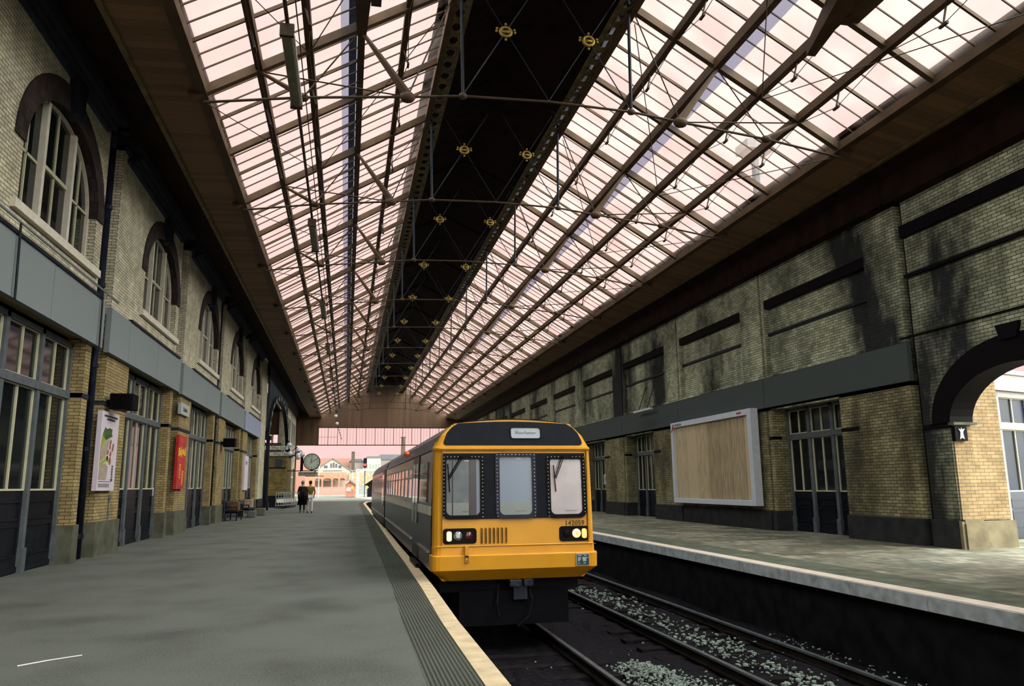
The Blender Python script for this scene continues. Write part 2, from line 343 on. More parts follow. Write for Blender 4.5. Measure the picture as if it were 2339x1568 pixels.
def rrect(u0, u1, v0, v1, r, n=5, rt=None):
    rt = r if rt is None else rt; P = []
    for cx, cy, a0, q in ((u0+r, v0+r, PI, r), (u1-r, v0+r, 1.5*PI, r), (u1-rt, v1-rt, 0, rt), (u0+rt, v1-rt, .5*PI, rt)):
        for i in range(n+1):
            a = a0+.5*PI*i/n; P.append((cx+q*math.cos(a), cy+q*math.sin(a)))
    return P
def arch(c, hw, z0, zs, rise, n=16):
    """outline of an arched opening: jambs up to zs then half an ellipse"""
    return [(c-hw, z0), (c+hw, z0)]+[(c+hw*math.cos(PI*i/n), zs+rise*math.sin(PI*i/n)) for i in range(n+1)]
def YZ(u, v, t): return (t, u, v)
def XZ(u, v, t): return (u, t, v)
def empty(name, loc, label=None, cat=None, group=None, kind=None, parent=None):
    o = bpy.data.objects.new(name, None); COL.objects.link(o); o.location = loc; o.empty_display_size = .2
    if parent is not None: o.parent = parent
    return tag(o, label, cat, group, kind)
def tag(o, label=None, cat=None, group=None, kind=None):
    if label: o['label'] = label
    if cat: o['category'] = cat
    if group: o['group'] = group
    if kind: o['kind'] = kind
    return o
def struct(o): o['kind'] = 'structure'; return o
def copy_tree(o, parent=None, loc=None):
    c = o.copy(); COL.objects.link(c); c.parent = parent
    for ch in [x for x in bpy.data.objects if x.parent == o and x != c]: copy_tree(ch, c)
    if loc is not None: c.location = loc
    return c
def text(body, size, loc, rot, m, parent, name='lettering', ext=.002, align='CENTER', sx=1):
    cu = bpy.data.curves.new(name, 'FONT'); cu.body = body; cu.size = size; cu.extrude = ext; cu.align_x = align; cu.align_y = 'CENTER'
    cu.materials.append(m); cu.resolution_u = 3
    o = bpy.data.objects.new(name, cu); COL.objects.link(o); o.parent = parent
    bpy.context.view_layer.update()
    me = bpy.data.meshes.new_from_object(o.evaluated_get(bpy.context.evaluated_depsgraph_get())); bpy.data.objects.remove(o)
    o = bpy.data.objects.new(name, me); COL.objects.link(o); o.parent = parent
    o.location = Vector(loc)-wloc(parent); o.rotation_euler = rot; o.scale = (sx, 1, 1)
    return o
RX = (PI/2, 0, PI/2)        # text read by someone looking towards -x (on the left wall)
RXM = (PI/2, 0, -PI/2)      # on the right wall
RY = (PI/2, 0, 0)           # faces the camera end

Y_END = 91.0                # gable end of the train shed
Y_NEAR = -16.1
CX = 4.2                    # centre line of the roof
def roofz(u): return 9.45+.594*(7.27-abs(u))

# ------------------------------------------------------------------ ground, platforms, track
LEDGE = [(-14, 1.25), (2, 1.25), (6, 1.27), (9, 1.28), (12, 1.34), (16, 1.38), (21, 1.40), (30, 1.48), (47, 1.62), (75, 1.80), (84, 2.3), (92, 3.6)]
def strip_poly(d0, d1): return [(x+d0, y) for y, x in LEDGE]+[(x+d1, y) for y, x in reversed(LEDGE)]
def XY(u, v, t): return (u, v, t)
b = MB(); b.slab([(-7.5, -14)]+[(x-.62, y) for y, x in LEDGE]+[(3.0, 100), (1.0, 170), (-9, 175), (-9, 100), (-7.5, 92)], [], XY, -1.3, 0)
o = b.build('floor', M_ASPH); struct(o)
b = MB(); b.slab(strip_poly(-.62, -.19), [], XY, -1.3, .001); struct(b.build('trim_1', M_RIB))
b = MB(); b.slab(strip_poly(-.19, 0), [], XY, -.12, .004); struct(b.build('trim_2', M_COPE))
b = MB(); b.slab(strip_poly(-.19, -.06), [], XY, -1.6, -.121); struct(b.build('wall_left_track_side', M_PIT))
b = MB(); b.slab([(7.9, -14), (20, -14), (26, 10), (26, 30), (26, 92), (7.9, 92)], [], XY, -1.3, 0); struct(b.build('floor_right_platform', M_FLAG))
b = MB(); b.slab([(7.8, -14), (8.75, -14), (8.75, 92), (7.8, 92)], [], XY, -.3, .004); struct(b.build('floor_right_edge_paving', M_MOSS))
b = MB(); y = -13.7
while y < 91:
    b.box(7.57, 7.86, y, y+1.62, -.2, .012); y += 1.64
struct(b.build('trim_3', M_COPR))
b = MB(); y = -13.7
while y < 91:
    b.box(7.545, 7.57, y, y+1.62, -.19, .0); y += 1.64
struct(b.build('trim_4', M_COPF))
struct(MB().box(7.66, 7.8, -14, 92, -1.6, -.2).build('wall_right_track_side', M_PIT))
b = MB(); b.box(-60, 90, -40, 420, -1.9, -1.42); struct(b.build('ground', mat('grey_earth', (.10, .09, .07), .9, scale=.4)))
# uneven trackbed
b = MB(); nx, ny = 44, 190; vs = []
for j in range(ny+1):
    for i in range(nx+1):
        yy = -12+104*j/ny; xl = 1.22
        for (ya, xa), (yb, xb) in zip(LEDGE, LEDGE[1:]):
            if ya <= yy <= yb: xl = xa+(xb-xa)*(yy-ya)/(yb-ya)-.05
        x = xl+(7.65-xl)*i/nx
        vs.append((x, yy, -1.17+random.uniform(-.02, .02)+.04*math.sin(x*3)*math.sin(yy*1.3)))
b.add(vs, [(j*(nx+1)+i, j*(nx+1)+i+1, (j+1)*(nx+1)+i+1, (j+1)*(nx+1)+i) for j in range(ny) for i in range(nx)])
tag(b.build('ballast', M_BALL), 'black oily ballast bed between the two platforms', 'ballast', kind='stuff')
def rocks(name, spots, label):
    b = MB()
    for x, y, z, r in spots: b.ball((x, y, z), r, n=6, sc=(1, random.uniform(.7, 1.2), .6), jit=.35)
    return tag(b.build(name, M_ROCK), label, 'stones', kind='stuff')
S = []
for i in range(950):
    yy = 6.2+14*random.random()**1.4; x = random.gauss(6.15-.012*(yy-7), .20+.12*(random.random() < .25)); S.append((x, yy, -1.12, random.choice((.012, .018, .022, .03, .042))*random.uniform(.8, 1.2)))
rocks('gravel', S, 'pale ballast stones strewn along the middle of the far track')
S = []
for i in range(700):
    a = random.uniform(0, 2*PI); rr = random.random()**.6
    S.append((4.25+.42*rr*math.cos(a)+random.gauss(0, .05), 10.7+.95*rr*math.sin(a)+random.gauss(0, .1), -1.15+.12*(1-rr), random.uniform(.012, .028)))
for i in range(160): S.append((random.gauss(4.5, .3), random.gauss(10.2, .35), -1.12, random.uniform(.01, .026)))
rocks('gravel_heap', S, 'heap of grey gravel beside the inner rail of the near track')
S = [(random.uniform(7.2, 7.55), random.uniform(6, 13), -1.12, random.uniform(.01, .022)) for i in range(110)]
S += [(random.uniform(1.6, 5.6), random.uniform(5, 12.5), -1.12, random.uniform(.008, .02)) for i in range(90)]
rocks('loose_stones', S, 'small loose stones scattered over the black trackbed')
RAILS = {}
for nm, x, lab in (('a', 1.97, 'steel rail nearest the asphalt platform, under the train'), ('b', 3.47, 'steel rail at the far side of the train, gravel heap beside it'),
                   ('c', 5.27, 'dull steel rail of the empty track nearer the train'), ('d', 6.78, 'bright steel rail of the empty track below the paved platform')):
    b = MB()
    t = MB().box(x-.035, x+.035, -12, 120, -1.012, -.98)
    w = MB().box(x-.009, x+.009, -12, 120, -1.11, -1.012); w.box(x-.07, x+.07, -12, 120, -1.13, -1.11)
    r = w.build('steel_rail', M_RUST); tag(r, lab, 'rail', 'rails of the two tracks'); t.build('rail_head', M_RAIL, r)
# sleepers, one object each
def sleepers(x, lab, grp):
    y = 5.0; first = None
    while y < 12.6 if x < 4 else y < 34:
        o = MB().box(-1.25, 1.25, -.12, .12, -.09, 0).build('railway_sleeper', M_SLEEP) if first is None else first.copy()
        if first is None: first = o
        else: COL.objects.link(o)
        o.location = (x, y, -1.150); tag(o, lab, 'sleeper', grp); y += .76
sleepers(2.72, 'tarred timber sleeper in the oily ballast ahead of the train', 'sleepers of the near track')
sleepers(6.02, 'tarred timber sleeper in the ballast of the empty track', 'sleepers of the empty track')

# ------------------------------------------------------------------ timber and glass screens (doors)
def screen(root, n, w, z, gm=M_PANE, bm_=M_BAR, board=M_DARKW, fm=M_GREY, D=.12):
    """n lights of width w along local +u; z = (floor, glass bottom, transom, head); built in world axes u=y, outward=+x or via map"""
    z0, zg, zt, zh = z; U = n*w
    def P(b, name, m): 
        o = b.build(name, m, None); o.parent = root; return o
    for i in range(n+1):
        b = MB(); b.box(-.02, D, i*w-.07, i*w+.07, z0, zh); b.box(-.02, D+.03, i*w-.09, i*w+.09, z0, z0+.45); P(b, 'post', fm)
    b = MB(); b.box(-.02, D+.02, 0, U, zt-.08, zt+.08); b.box(-.02, D, 0, U, zh-.1, zh); P(b, 'transom', fm)
    for i in range(n):
        a0, a1 = i*w+.07, (i+1)*w-.07; c = (a0+a1)/2
        b = MB(); b.box(0, .05, a0, a1, z0, zg)
        b.box(.05, .075, a0, a1, z0+.02, z0+.12)
        for za, zb in ((z0+.3, z0+.52*(zg-z0)+.1), (z0+.56*(zg-z0)+.12, zg-.18)):
            b.slab(rect(a0+.12, a1-.12, za, zb), [rect(a0+.16, a1-.16, za+.04, zb-.04)], YZ, .05, .075)
        P(b, 'lower_panel', board)
        for za, zb in ((zg, zt-.08), (zt+.08, zh-.1)):
            g = P(MB().box(.02, .03, a0, a1, za, zb), 'glass_pane', gm)
            b = MB(); t = .035
            b.slab(rect(a0, a1, za, zb), [rect(a0+t, c-.02, za+t, zb-t*.6), rect(c+.02, a1-t, za+t, zb-t*.6)], YZ, .03, .065)
            o = b.build('glazing_bars', bm_, None); o.parent = g
    return root

# ------------------------------------------------------------------ left wall
P8 = 8.4
def left_bay(k):
    yn = 19.55+P8*(k-1); yf = yn+P8-1.12                # brick face from near slot to next slot
    c = 15.95+P8*k; d0 = 13.10+P8*k; d1 = d0+4.95
    b = MB()
    A = arch(c, 2.02, 6.30, 7.50, 1.47)
    b.slab(rect(yn, yf, 5.0, 9.9), [A], YZ, -5.88, -5.62)
    struct(b.build('wall_left_upper', B_UP))
    b = MB()
    b.slab([(yn, .78), (d0, .78), (d0, 4.75), (d1, 4.75), (d1, .78), (yf, .78), (yf, 5.0), (yn, 5.0)], [], YZ, -6.0, -5.62)
    struct(b.build('wall_left', B_LO))
    b = MB()
    for y0, y1 in ((yn, d0), (d1, yf)):
        b.slab([(y0, 0), (y1, 0), (y1, .78), (y0, .78)], [], YZ, -6.0, -5.56)
    struct(b.build('wall_left_plinth', M_PLIG))
    b = MB()
    for y0, y1 in ((yn-.005, d0), (d1, yf+.005)): b.box(-6.0, -5.60, y0, y1, 3.46, 3.56)
    struct(b.build('wall_left_impost', B_DK))
    # fascia of grey rendered panels
    b = MB(); y0 = yn-.30
    for a, e in ((y0, y0+1.62), (y0+1.64, y0+4.7), (y0+4.72, yf+.30)): b.box(-5.62, -5.5, a, e, 4.66, 5.72)
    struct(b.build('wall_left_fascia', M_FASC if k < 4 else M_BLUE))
    struct(MB().box(-5.64, -5.46, y0+1.6, yf, 5.72, 5.78).build('trim_5', M_BLACKI))
    # arch band and keystone
    b = MB(); n = 22; o_ = []; i_ = []
    for j in range(n+1):
        a = PI*j/n; i_.append((c+1.99*math.cos(a), 7.50+1.44*math.sin(a))); o_.append((c+2.42*math.cos(a), 7.50+1.95*math.sin(a)))
    o_ = [(c+2.42, 7.45)]+o_+[(c-2.42, 7.45)]; i_ = [(c+1.99, 7.45)]+i_+[(c-1.99, 7.45)]
    for j in range(len(o_)-1): b.slab([o_[j], o_[j+1], i_[j+1], i_[j]], [], YZ, -5.84, -5.585)
    struct(b.build('wall_left_arch', B_GR))
    b = MB(); b.slab([(c-.2, 8.9), (c+.2, 8.9), (c+.3, 9.8), (c-.3, 9.8)], [], YZ, -5.7, -5.45); struct(b.build('keystone', M_BLACKI))
    # window
    w = empty('window_%d' % (k+2), (-5.8, c, 6.35), kind='structure')
    MB().box(-5.86, -5.52, c-2.3, c+2.32, 6.17, 6.34).build('sill', M_STONE, w, bevel=.01)
    MB().slab(arch(c, 2.05, 6.32, 7.50, 1.50), [], YZ, -5.86, -5.85).build('glass_pane', M_PANE, w)
    zi = lambda y: 7.50+1.47*math.sqrt(max(0, 1-((y-c)/2.02)**2))
    b = MB(); outer = arch(c, 2.02, 6.34, 7.50, 1.47, 20); inner = arch(c, 1.96, 6.40, 7.50, 1.41, 20)
    b.slab(outer, [inner], YZ, -5.85, -5.78); b.build('frame', M_STONE, w)
    for s in (-1, 1):
        y = c+s*.75; b = MB(); b.box(-5.85, -5.74, y-.06, y+.06, 6.34, zi(y)-.04); b.build('mullion', M_STONE, w)
    b = MB()
    for s in (-1, 1):
        y = c+s*1.36; b.box(-5.85, -5.82, y-.022, y+.022, 6.4, zi(y)-.05)
        b.box(-5.85, -5.82, min(c+s*.86, c+s*1.98), max(c+s*.86, c+s*1.98), 7.50, 7.55)
    b.box(-5.85, -5.82, c-.022, c+.022, 6.4, zi(c)-.05); b.box(-5.85, -5.79, c-.62, c+.62, 7.56, 7.64)
    b.build('glazing_bars', M_BAR, w)
    # door screen
    d = empty('door_%d' % (k+2), (-5.99, d0, 0), kind='structure')
    screen(d, 3, 1.65, (0, 1.5, 3.5, 4.62))
    # dark corbelled brick cornice
    b = MB(); b.box(-5.98, -5.30, yn+.5, yf-.5, 9.80, 10.0); b.box(-5.98, -5.40, yn+.4, yf-.4, 9.71, 9.80); b.box(-5.98, -5.50, yn+.3, yf-.3, 9.62, 9.71); b.box(-5.98, -5.5, yn, yf, 9.8, 9.95)
    b.box(-5.98, -5.25, yn, yf, 9.9, 10.3)
    struct(b.build('wall_left_cornice', B_DK))
    # slot behind
    struct(MB().box(-6.25, -5.98, yf-.03, yf+1.15, 0, 10.2).build('wall_left_recess', B_DK))
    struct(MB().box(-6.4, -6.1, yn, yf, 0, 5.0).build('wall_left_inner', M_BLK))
for k in range(-1, 5): left_bay(k)
# room backing behind the glass and wall above
struct(MB().box(-6.5, -5.98, 2, 54, 4.75, 5.0).build('wall_left_beam', M_BLK))
struct(MB().box(-6.3, -5.9, -14, 2.75, 0, 10.3).build('wall_left_near', B_UP))
struct(MB().box(-6.4, -6.0, -14, 54, 10.2, 10.6).build('wall_left_top', B_DK))

# drainpipes in the slots
def drainpipe(y, label):
    r = empty('drainpipe', (-5.72, y, 0), label, 'drainpipe')
    MB().tube((-5.72, y, .02), (-5.72, y, 9.6), .075, n=10).build('pipe', M_PIPE, r, smooth=True)
    for z in (.5, 2.4, 4.3, 6.2, 8.1): MB().tube((-5.72, y, z-.05), (-5.72, y, z+.05), .10, n=10).build('collar', M_PIPE, r)
    MB().tube((-5.72, y, 9.6), (-5.72, y, 9.95), .09, .2, n=8).build('hopper', M_PIPE, r)
drainpipe(19.0, 'black cast-iron drainpipe in the wall slot left of the food poster')
drainpipe(35.85, 'black cast-iron drainpipe between the third arched window and the fourth')
# thin conduit running along over the fascia
r = empty('cable_conduit', (-5.45, 10, 5.9), 'thin grey conduit running above the grey wall panels', 'conduit')
b = MB(); b.path([(-5.45, 5, 5.98), (-5.45, 13.6, 5.93), (-5.45, 19.5, 5.90)], .022, 6); b.build('pipe', M_FASC, r)
for P_ in ([(-5.45, 13.75, 5.93), (-5.44, 13.8, 4.62)], [(-5.45, 18.3, 5.9), (-5.44, 18.32, 4.6), (-5.44, 17.5, 4.58)]): MB().path(P_, .02, 6).build('drop_pipe', M_BLACKI, r)

# ------------------------------------------------------------------ right wall
PR = 6.75
def right_bay(k, door=False, num=0):
    y0 = 16.2+PR*k; y1 = y0+PR-.13
    fx = 13.40
    b = MB(); b.slab(rect(y0, y1, 3.8, 9.45), [rect(y0+1.3, y0+6.47, 4.95, 7.43)], YZ, fx, fx+.3); struct(b.build('wall_right_upper', B_RT))
    b = MB(); b.box(fx+.18, fx+.34, y0+1.2, y0+6.55, 4.9, 7.5); struct(b.build('wall_right_panel', B_RT))
    struct(MB().box(fx+.12, fx+.2, y0+1.3, y0+6.47, 6.26, 6.35).build('trim_6', M_BLACKI))
    struct(MB().box(fx+.03, fx+.2, y0+1.3, y0+6.47, 7.16, 7.43).build('trim_7', M_BLK))
    b = MB()
    if door:
        a, e = y0+2.85, y0+6.4
        b.slab([(y0, .62), (a, .62), (a, 3.85), (e, 3.85), (e, .62), (y1, .62), (y1, 3.9), (y0, 3.9)], [], YZ, fx, fx+.65)
        p = MB(); p.box(fx-.07, fx+.6, y0, a, 0, .62); p.box(fx-.07, fx+.6, e, y1, 0, .62); struct(p.build('wall_right_plinth', M_PLIN))
        q = MB(); q.box(fx-.02, fx+.3, a-.75, a, 2.86, 2.95); q.box(fx-.02, fx+.3, e, y1, 2.86, 2.95); struct(q.build('wall_right_impost', M_BLK))
        d = empty('door_%d' % (20+num), (fx+.62, e, 0), kind='structure'); d.rotation_euler = (0, 0, PI)
        screen(d, 3, (e-a)/3, (0, 1.22, 2.93, 3.85))
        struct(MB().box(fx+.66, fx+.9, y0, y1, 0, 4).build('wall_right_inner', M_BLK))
    else:
        b.box(fx, fx+.4, y0, y1, .62, 3.9)
        struct(MB().box(fx-.07, fx+.4, y0, y1, 0, .62).build('wall_right_plinth', M_PLIN))
    struct(b.build('wall_right', B_RL))
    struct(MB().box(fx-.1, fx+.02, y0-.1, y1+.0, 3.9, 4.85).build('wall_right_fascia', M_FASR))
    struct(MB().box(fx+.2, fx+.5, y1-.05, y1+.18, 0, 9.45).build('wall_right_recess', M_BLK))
    struct(MB().box(fx-.35, fx+.3, y0, y1+.13, 8.38, 9.45).build('wall_right_cornice', M_DSOFF))
for k in range(11): right_bay(k, door=k in (0, 2, 3, 5), num=k)
# arched wall at the near right
b = MB()
AR = arch(13.2, 1.93, 0, 2.78, 1.17, 22)
b.slab([(-14, .0), (11.27, 0)]+[(13.2-1.93*math.cos(PI*i/22), 2.78+1.17*math.sin(PI*i/22)) for i in range(23)]+[(15.13, 0), (15.95, 0), (15.95, 9.45), (-14, 9.45)], [], YZ, 13.42, 13.95)
struct(b.build('wall_right_near', B_RT))
b = MB(); n = 22
for j in range(n):
    q = []
    for a, hw, rs in ((j, 1.89, 1.13), (j+1, 1.89, 1.13), (j+1, 2.45, 1.74), (j, 2.45, 1.74)):
        t = PI*a/n; q.append((13.2+hw*math.cos(t), 2.78+rs*math.sin(t)))
    b.slab(q, [], YZ, 13.39, 14.0)
b.box(13.39, 13.5, 15.13, 15.95, 2.68, 2.80); b.slab([(13.0, 4.4), (13.4, 4.4), (13.5, 4.72), (12.9, 4.72)], [], YZ, 13.34, 13.5)
struct(b.build('wall_right_arch', M_BLK))
struct(MB().box(13.36, 13.9, 15.13, 15.97, 0, .62).box(13.36, 13.9, 10.4, 11.27, 0, .62).build('wall_right_near_plinth', M_PLIN))
b = MB(); b.box(13.30, 13.46, 2, 15.95, 6.42, 6.5); b.box(13.36, 13.46, 5, 16.4, 4.97, 5.0); b.box(13.3, 13.46, 2, 15.95, 7.45, 7.75); struct(b.build('trim_8', M_BLK))
struct(MB().box(13.1, 13.5, -14, 16.2, 8.38, 9.45).build('wall_right_near_cornice', M_DSOFF))
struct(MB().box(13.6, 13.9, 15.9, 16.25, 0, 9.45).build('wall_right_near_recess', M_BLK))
# jamb of the arch, clean golden brick with brown stone foot
b = MB(); b.box(13.46, 13.93, 15.10, 15.4, .62, 2.76); b.box(13.93, 14.9, 15.28, 15.6, .62, 4.2); struct(b.build('wall_right_jamb', B_AR))
b = MB(); b.box(13.44, 13.98, 15.0, 15.4, 0, .56); b.box(13.46, 13.94, 15.04, 15.4, .56, .64); b.box(13.98, 14.95, 15.2, 15.6, 0, .6); b.box(13.37, 13.44, 15.04, 15.4, 0, .6)
struct(b.build('wall_right_jamb_foot', M_PLIB))
# springer moulding and bracket
r = empty('bracket', (13.75, 15.0, 2.3), 'black iron bracket with a white emblem on the arch jamb', 'bracket')
MB().box(13.36, 13.98, 14.94, 15.12, 2.74, 2.80).build('ledge', M_PLIG, r)
b = MB(); b.box(13.42, 13.74, 15.0, 15.1, 2.38, 2.72); b.build('plate', M_BLK, r)
b = MB(); b.slab([(13.50, 2.66), (13.55, 2.58), (13.54, 2.5), (13.52, 2.42), (13.58, 2.45), (13.64, 2.42), (13.62, 2.5), (13.61, 2.58), (13.67, 2.66), (13.60, 2.63), (13.58, 2.68), (13.56, 2.63)], [], XZ, 14.98, 15.0); b.build('emblem', M_WHITE, r)

# passage beyond the arch with its glazed screen
ps = empty('door_30', (15.1, 16.65, 0), kind='structure'); ps.rotation_euler = (0, 0, -math.radians(72))
screen(ps, 4, 1.55, (0, 1.2, 2.88, 3.75), gm=M_PANER, fm=mat('pale_grey_painted_wood', (.17, .165, .16), .5, var=.1), bm_=mat('fresh_cream_bar', (.50, .42, .29), .45, var=.05), board=mat('dark_blue_paint', (.012, .016, .03), .3))
q = empty('wall_passage', (15.1, 16.65, 0), kind='structure'); q.rotation_euler = (0, 0, -math.radians(72))
b = MB(); b.box(-.2, .12, -1.5, 8, 3.75, 4.3); b.box(-.2, .2, -1.5, 8, 3.82, 3.9); b.box(-.2, .16, -1.5, 8, 4.28, 4.4); o = b.build('fascia', mat('pink_grey_fascia', (.25, .215, .205), .7, var=.05)); o.parent = q
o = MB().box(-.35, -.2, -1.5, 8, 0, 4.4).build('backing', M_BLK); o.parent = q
o = MB().box(-.2, .1, -1.5, -.05, .6, 3.75).build('pier', B_AR); o.parent = q
o = MB().box(-.2, .16, -1.5, -.05, 0, .6).build('pier_foot', M_PLIB); o.parent = q

# ------------------------------------------------------------------ roof
BAY = 6.3
def W(s, u, z, y=0): return (CX+s*u, y, z)
def skylight(s):
    r = empty('skylight', (CX, 0, 9.45), kind='structure')
    def strip(u0, u1, h, name, m):
        b = MB(); b.quad(W(s, u0, roofz(u0)+h, 0), W(s, u1, roofz(u1)+h, 0), W(s, u1, roofz(u1)+h, BAY), W(s, u0, roofz(u0)+h, BAY)); return b.build(name, m, r)
    strip(2.0, 4.22, .16, 'glass_pane', M_GLASS); strip(4.22, 4.58, .16, 'walkway_shade_strip', M_GLASB); strip(4.58, 7.4, .16, 'glass_pane', M_GLASS)  # bluish strip paints the roof walkway's shade into the glass
    b = MB()
    for i in range(12):
        y = i*BAY/12
        if i in (0, 6): continue
        th, dp = (.045, .07) if i in (3, 9) else (.022, .03)
        b.bar(W(s, 2.1, roofz(2.1)+.15-dp/2, y), W(s, 7.3, roofz(7.3)+.15-dp/2, y), th, dp)
    b.build('glazing_bars', M_IRON, r)
    b = MB(); b.bar(W(s, 2.1, roofz(2.1)+.02, BAY/2), W(s, 7.35, roofz(7.35)+.02, BAY/2), .12, .14); b.build('rafter', M_IRON, r)
    # trussing under the purlins: little posts with thin rods
    b = MB()
    for u in (3.13, 5.21, 6.19):
        for yc in (BAY*.25, BAY*.75):
            z = roofz(u)-.14; b.tube(W(s, u, z, yc), W(s, u-.1, z-.36, yc), .022, n=5)
            b.bar(W(s, u-.1, z-.38, yc-.1), W(s, u-.1, z-.38, yc+.1), .05, .05)
            for e in (-1, 1): b.tube(W(s, u-.1, z-.37, yc), W(s, u, z+.02, yc+e*BAY*.25), .010, n=4)
    b.build('purlin_trussing', M_IROND, r)
    b = MB()
    for (ua, ya, ub, yb) in ((2.2, .2, 5.21, BAY-.1), (7.2, .2, 5.21, BAY-.1)):
        b.tube(W(s, ua, roofz(ua)-.22, ya), W(s, ub, roofz(ub)-.22, yb), .012, n=4)
    b.build('wind_brace', M_IROND, r)
    return r
def lantern():
    r = empty('roof_lantern', (CX, 0, 12.5), kind='structure')
    b = MB()
    for s in (-1, 1): b.slab([(CX, 14.35), (CX+s*2.32, 13.12), (CX+s*2.32, 13.04), (CX, 14.22)], [], lambda u, v, t: (u, t, v), 0, BAY)
    b.build('roof_boards', M_DSOFF, r)
    b = MB()
    for s in (-1, 1):
        for i in range(6): b.box(CX+s*2.1-.04, CX+s*2.1+.04, i*BAY/6-.04, i*BAY/6+.04, 12.5, 13.12)
        b.box(CX+s*2.1-.05, CX+s*2.1+.05, 0, BAY, 13.05, 13.14)
    b.build('side_posts', M_IROND, r)
    b = MB()
    for s in (-1, 1): b.quad((CX+s*2.12, 0, 12.6), (CX+s*2.12, BAY, 12.6), (CX+s*2.12, BAY, 13.05), (CX+s*2.12, 0, 13.05))
    b.build('side_glass', M_GLASB, r)
    # pierced cast-iron ledge
    b = MB(); holes = []
    n = 11; w = BAY/n
    for i in range(n):
        y = (i+.5)*w
        holes.append([(.10, y), (.15, y-.16), (.27, y-.19), (.36, y), (.27, y+.19), (.15, y+.16)])
        if i < n-1: holes.append([(.06, y+w/2), (.10, y+w/2-.05), (.14, y+w/2), (.10, y+w/2+.05)]); holes.append([(.32, y+w/2), (.37, y+w/2-.05), (.40, y+w/2), (.37, y+w/2+.05)])
    for s in (-1, 1):
        b.slab(rect(0, .44, 0, BAY), holes, (lambda s: lambda u, v, t: (CX+s*(1.66+u), v, t))(s), 12.42, 12.46)
    b.build('pierced_ledge', M_OLIVE, r)
    return r
sl = [skylight(1), skylight(-1)]; ln = lantern()
for k in range(17):
    y = 15.4-BAY*5+BAY*k
    for q, (src, z) in enumerate(((sl[0], 9.45), (sl[1], 9.45), (ln, 12.5))):
        if k == 0: src.location = (CX, y, z)
        else: copy_tree(src, None, (CX, y, z))
for s in (-1, 1):
    for u, w_, h_ in ((7.27, .2, .20), (6.19, .14, .20), (5.21, .15, .22), (4.14, .16, .24), (3.13, .14, .20), (2.1, .14, .26)):
        o = MB().box(CX+s*u-w_/2, CX+s*u+w_/2, -16.1, Y_END, roofz(u)-h_+.1, roofz(u)+.1).build('roof_purlin', M_IRON); struct(o)
    struct(MB().box(CX+s*4.4-.02, CX+s*4.4+.16, -16.1, Y_END, roofz(4.4)+.55, roofz(4.4)+.6).build('roof_walkway', mat('blue_grey_board', (.20, .26, .36), .6)))

def truss():
    r = empty('roof_truss', (CX, 0, 9.45))
    T = [(7.25, 9.2), (5.3, 9.5), (3.14, 9.73), (1.94, 9.87), (0, 9.93)]
    for s in (-1, 1):
        MB().bar(W(s, 7.5, roofz(7.5)-.02), W(s, 2.1, roofz(2.1)-.02), .14, .18).build('rafter', M_IRON, r)
        MB().bar(W(s, 2.1, 12.9), W(s, .05, 13.95), .08, .12).build('lantern_rafter', M_DSOFF, r)
        b = MB(); b.path([W(s, u, z) for u, z in T], .028, 6); b.build('tie_rod', M_IROND, r)
        b = MB(); b.tube(W(s, 4.14, roofz(4.14)-.15), W(s, 3.14, 9.78), .04, .10, n=6); b.build('strut', M_IRON, r)
        b = MB(); b.tube(W(s, 6.19, roofz(6.19)-.1), W(s, 5.3, 9.52), .035, .06, n=6); b.build('strut', M_IRON, r)
        b = MB(); b.tube(W(s, 1.94, 9.87), W(s, 1.98, 12.9), .038, n=6); b.build('hanger_post', M_BLACKI, r)
        b = MB(); b.tube(W(s, 3.14, 9.73), W(s, 2.1, roofz(2.1)-.1), .018, n=4); b.tube(W(s, 5.3, 9.5), W(s, 4.14, roofz(4.14)-.1), .018, n=4)
        b.tube(W(s, 3.14, 9.73), W(s, 6.19, roofz(6.19)-.1), .018, n=4); b.build('brace_rods', M_IROND, r)
        for u_, z_, r_ in ((3.14, 9.72, .15), (5.3, 9.5, .11), (1.94, 9.87, .09)): MB().ball(W(s, u_, z_), r_, 8, sc=(1.2, 1, .8)).build('node_casting', M_IRON, r, smooth=True)
        b = MB(); b.tube(W(s, 1.94, 9.9), W(s, .25, 12.75), .014, n=5); b.tube(W(s, 0, 9.95), W(s, 1.8, 12.9), .011, n=5); b.build('cross_rods', M_BLACKI, r)
        # gilded ring boss with small balls
        c = Vector(W(s, .97, 11.53)); b = MB(); n = 14; R_, rr = .125, .038
        vs = [(c.x+(R_+rr*math.cos(2*PI*j/6))*math.cos(2*PI*i/n), rr*math.sin(2*PI*j/6), c.z+(R_+rr*math.cos(2*PI*j/6))*math.sin(2*PI*i/n)*.9) for i in range(n) for j in range(6)]
        b.add(vs, [(i*6+j, i*6+(j+1) % 6, ((i+1) % n)*6+(j+1) % 6, ((i+1) % n)*6+j) for i in range(n) for j in range(6)])
        b.bar(c-Vector((.12, 0, 0)), c+Vector((.12, 0, 0)), .05, .05)
        for a in (.0, .35, PI-.35, PI, PI/2, -PI/2): b.ball(c+Vector((.21*math.cos(a), 0, .19*math.sin(a))), .033, 6)
        b.build('ring_boss', M_BRASS, r, smooth=True)
    return r
tr0 = truss()
ORD = ['nearest', 'second', 'third', 'fourth', 'fifth', 'sixth', 'seventh', 'eighth', 'ninth', 'tenth', 'eleventh', 'twelfth', 'thirteenth']
for k in range(13):
    y = 15.4+BAY*(k-1)
    o = tr0 if k == 0 else copy_tree(tr0)
    o.location = (CX, y, 9.45)
    tag(o, ('brown iron roof truss with gilded ring bosses, %s from the camera end' % ORD[k]) if k < 12 else 'brown iron roof truss with ring bosses closest to the boarded gable', 'roof truss', 'iron trusses carrying the glass roof')

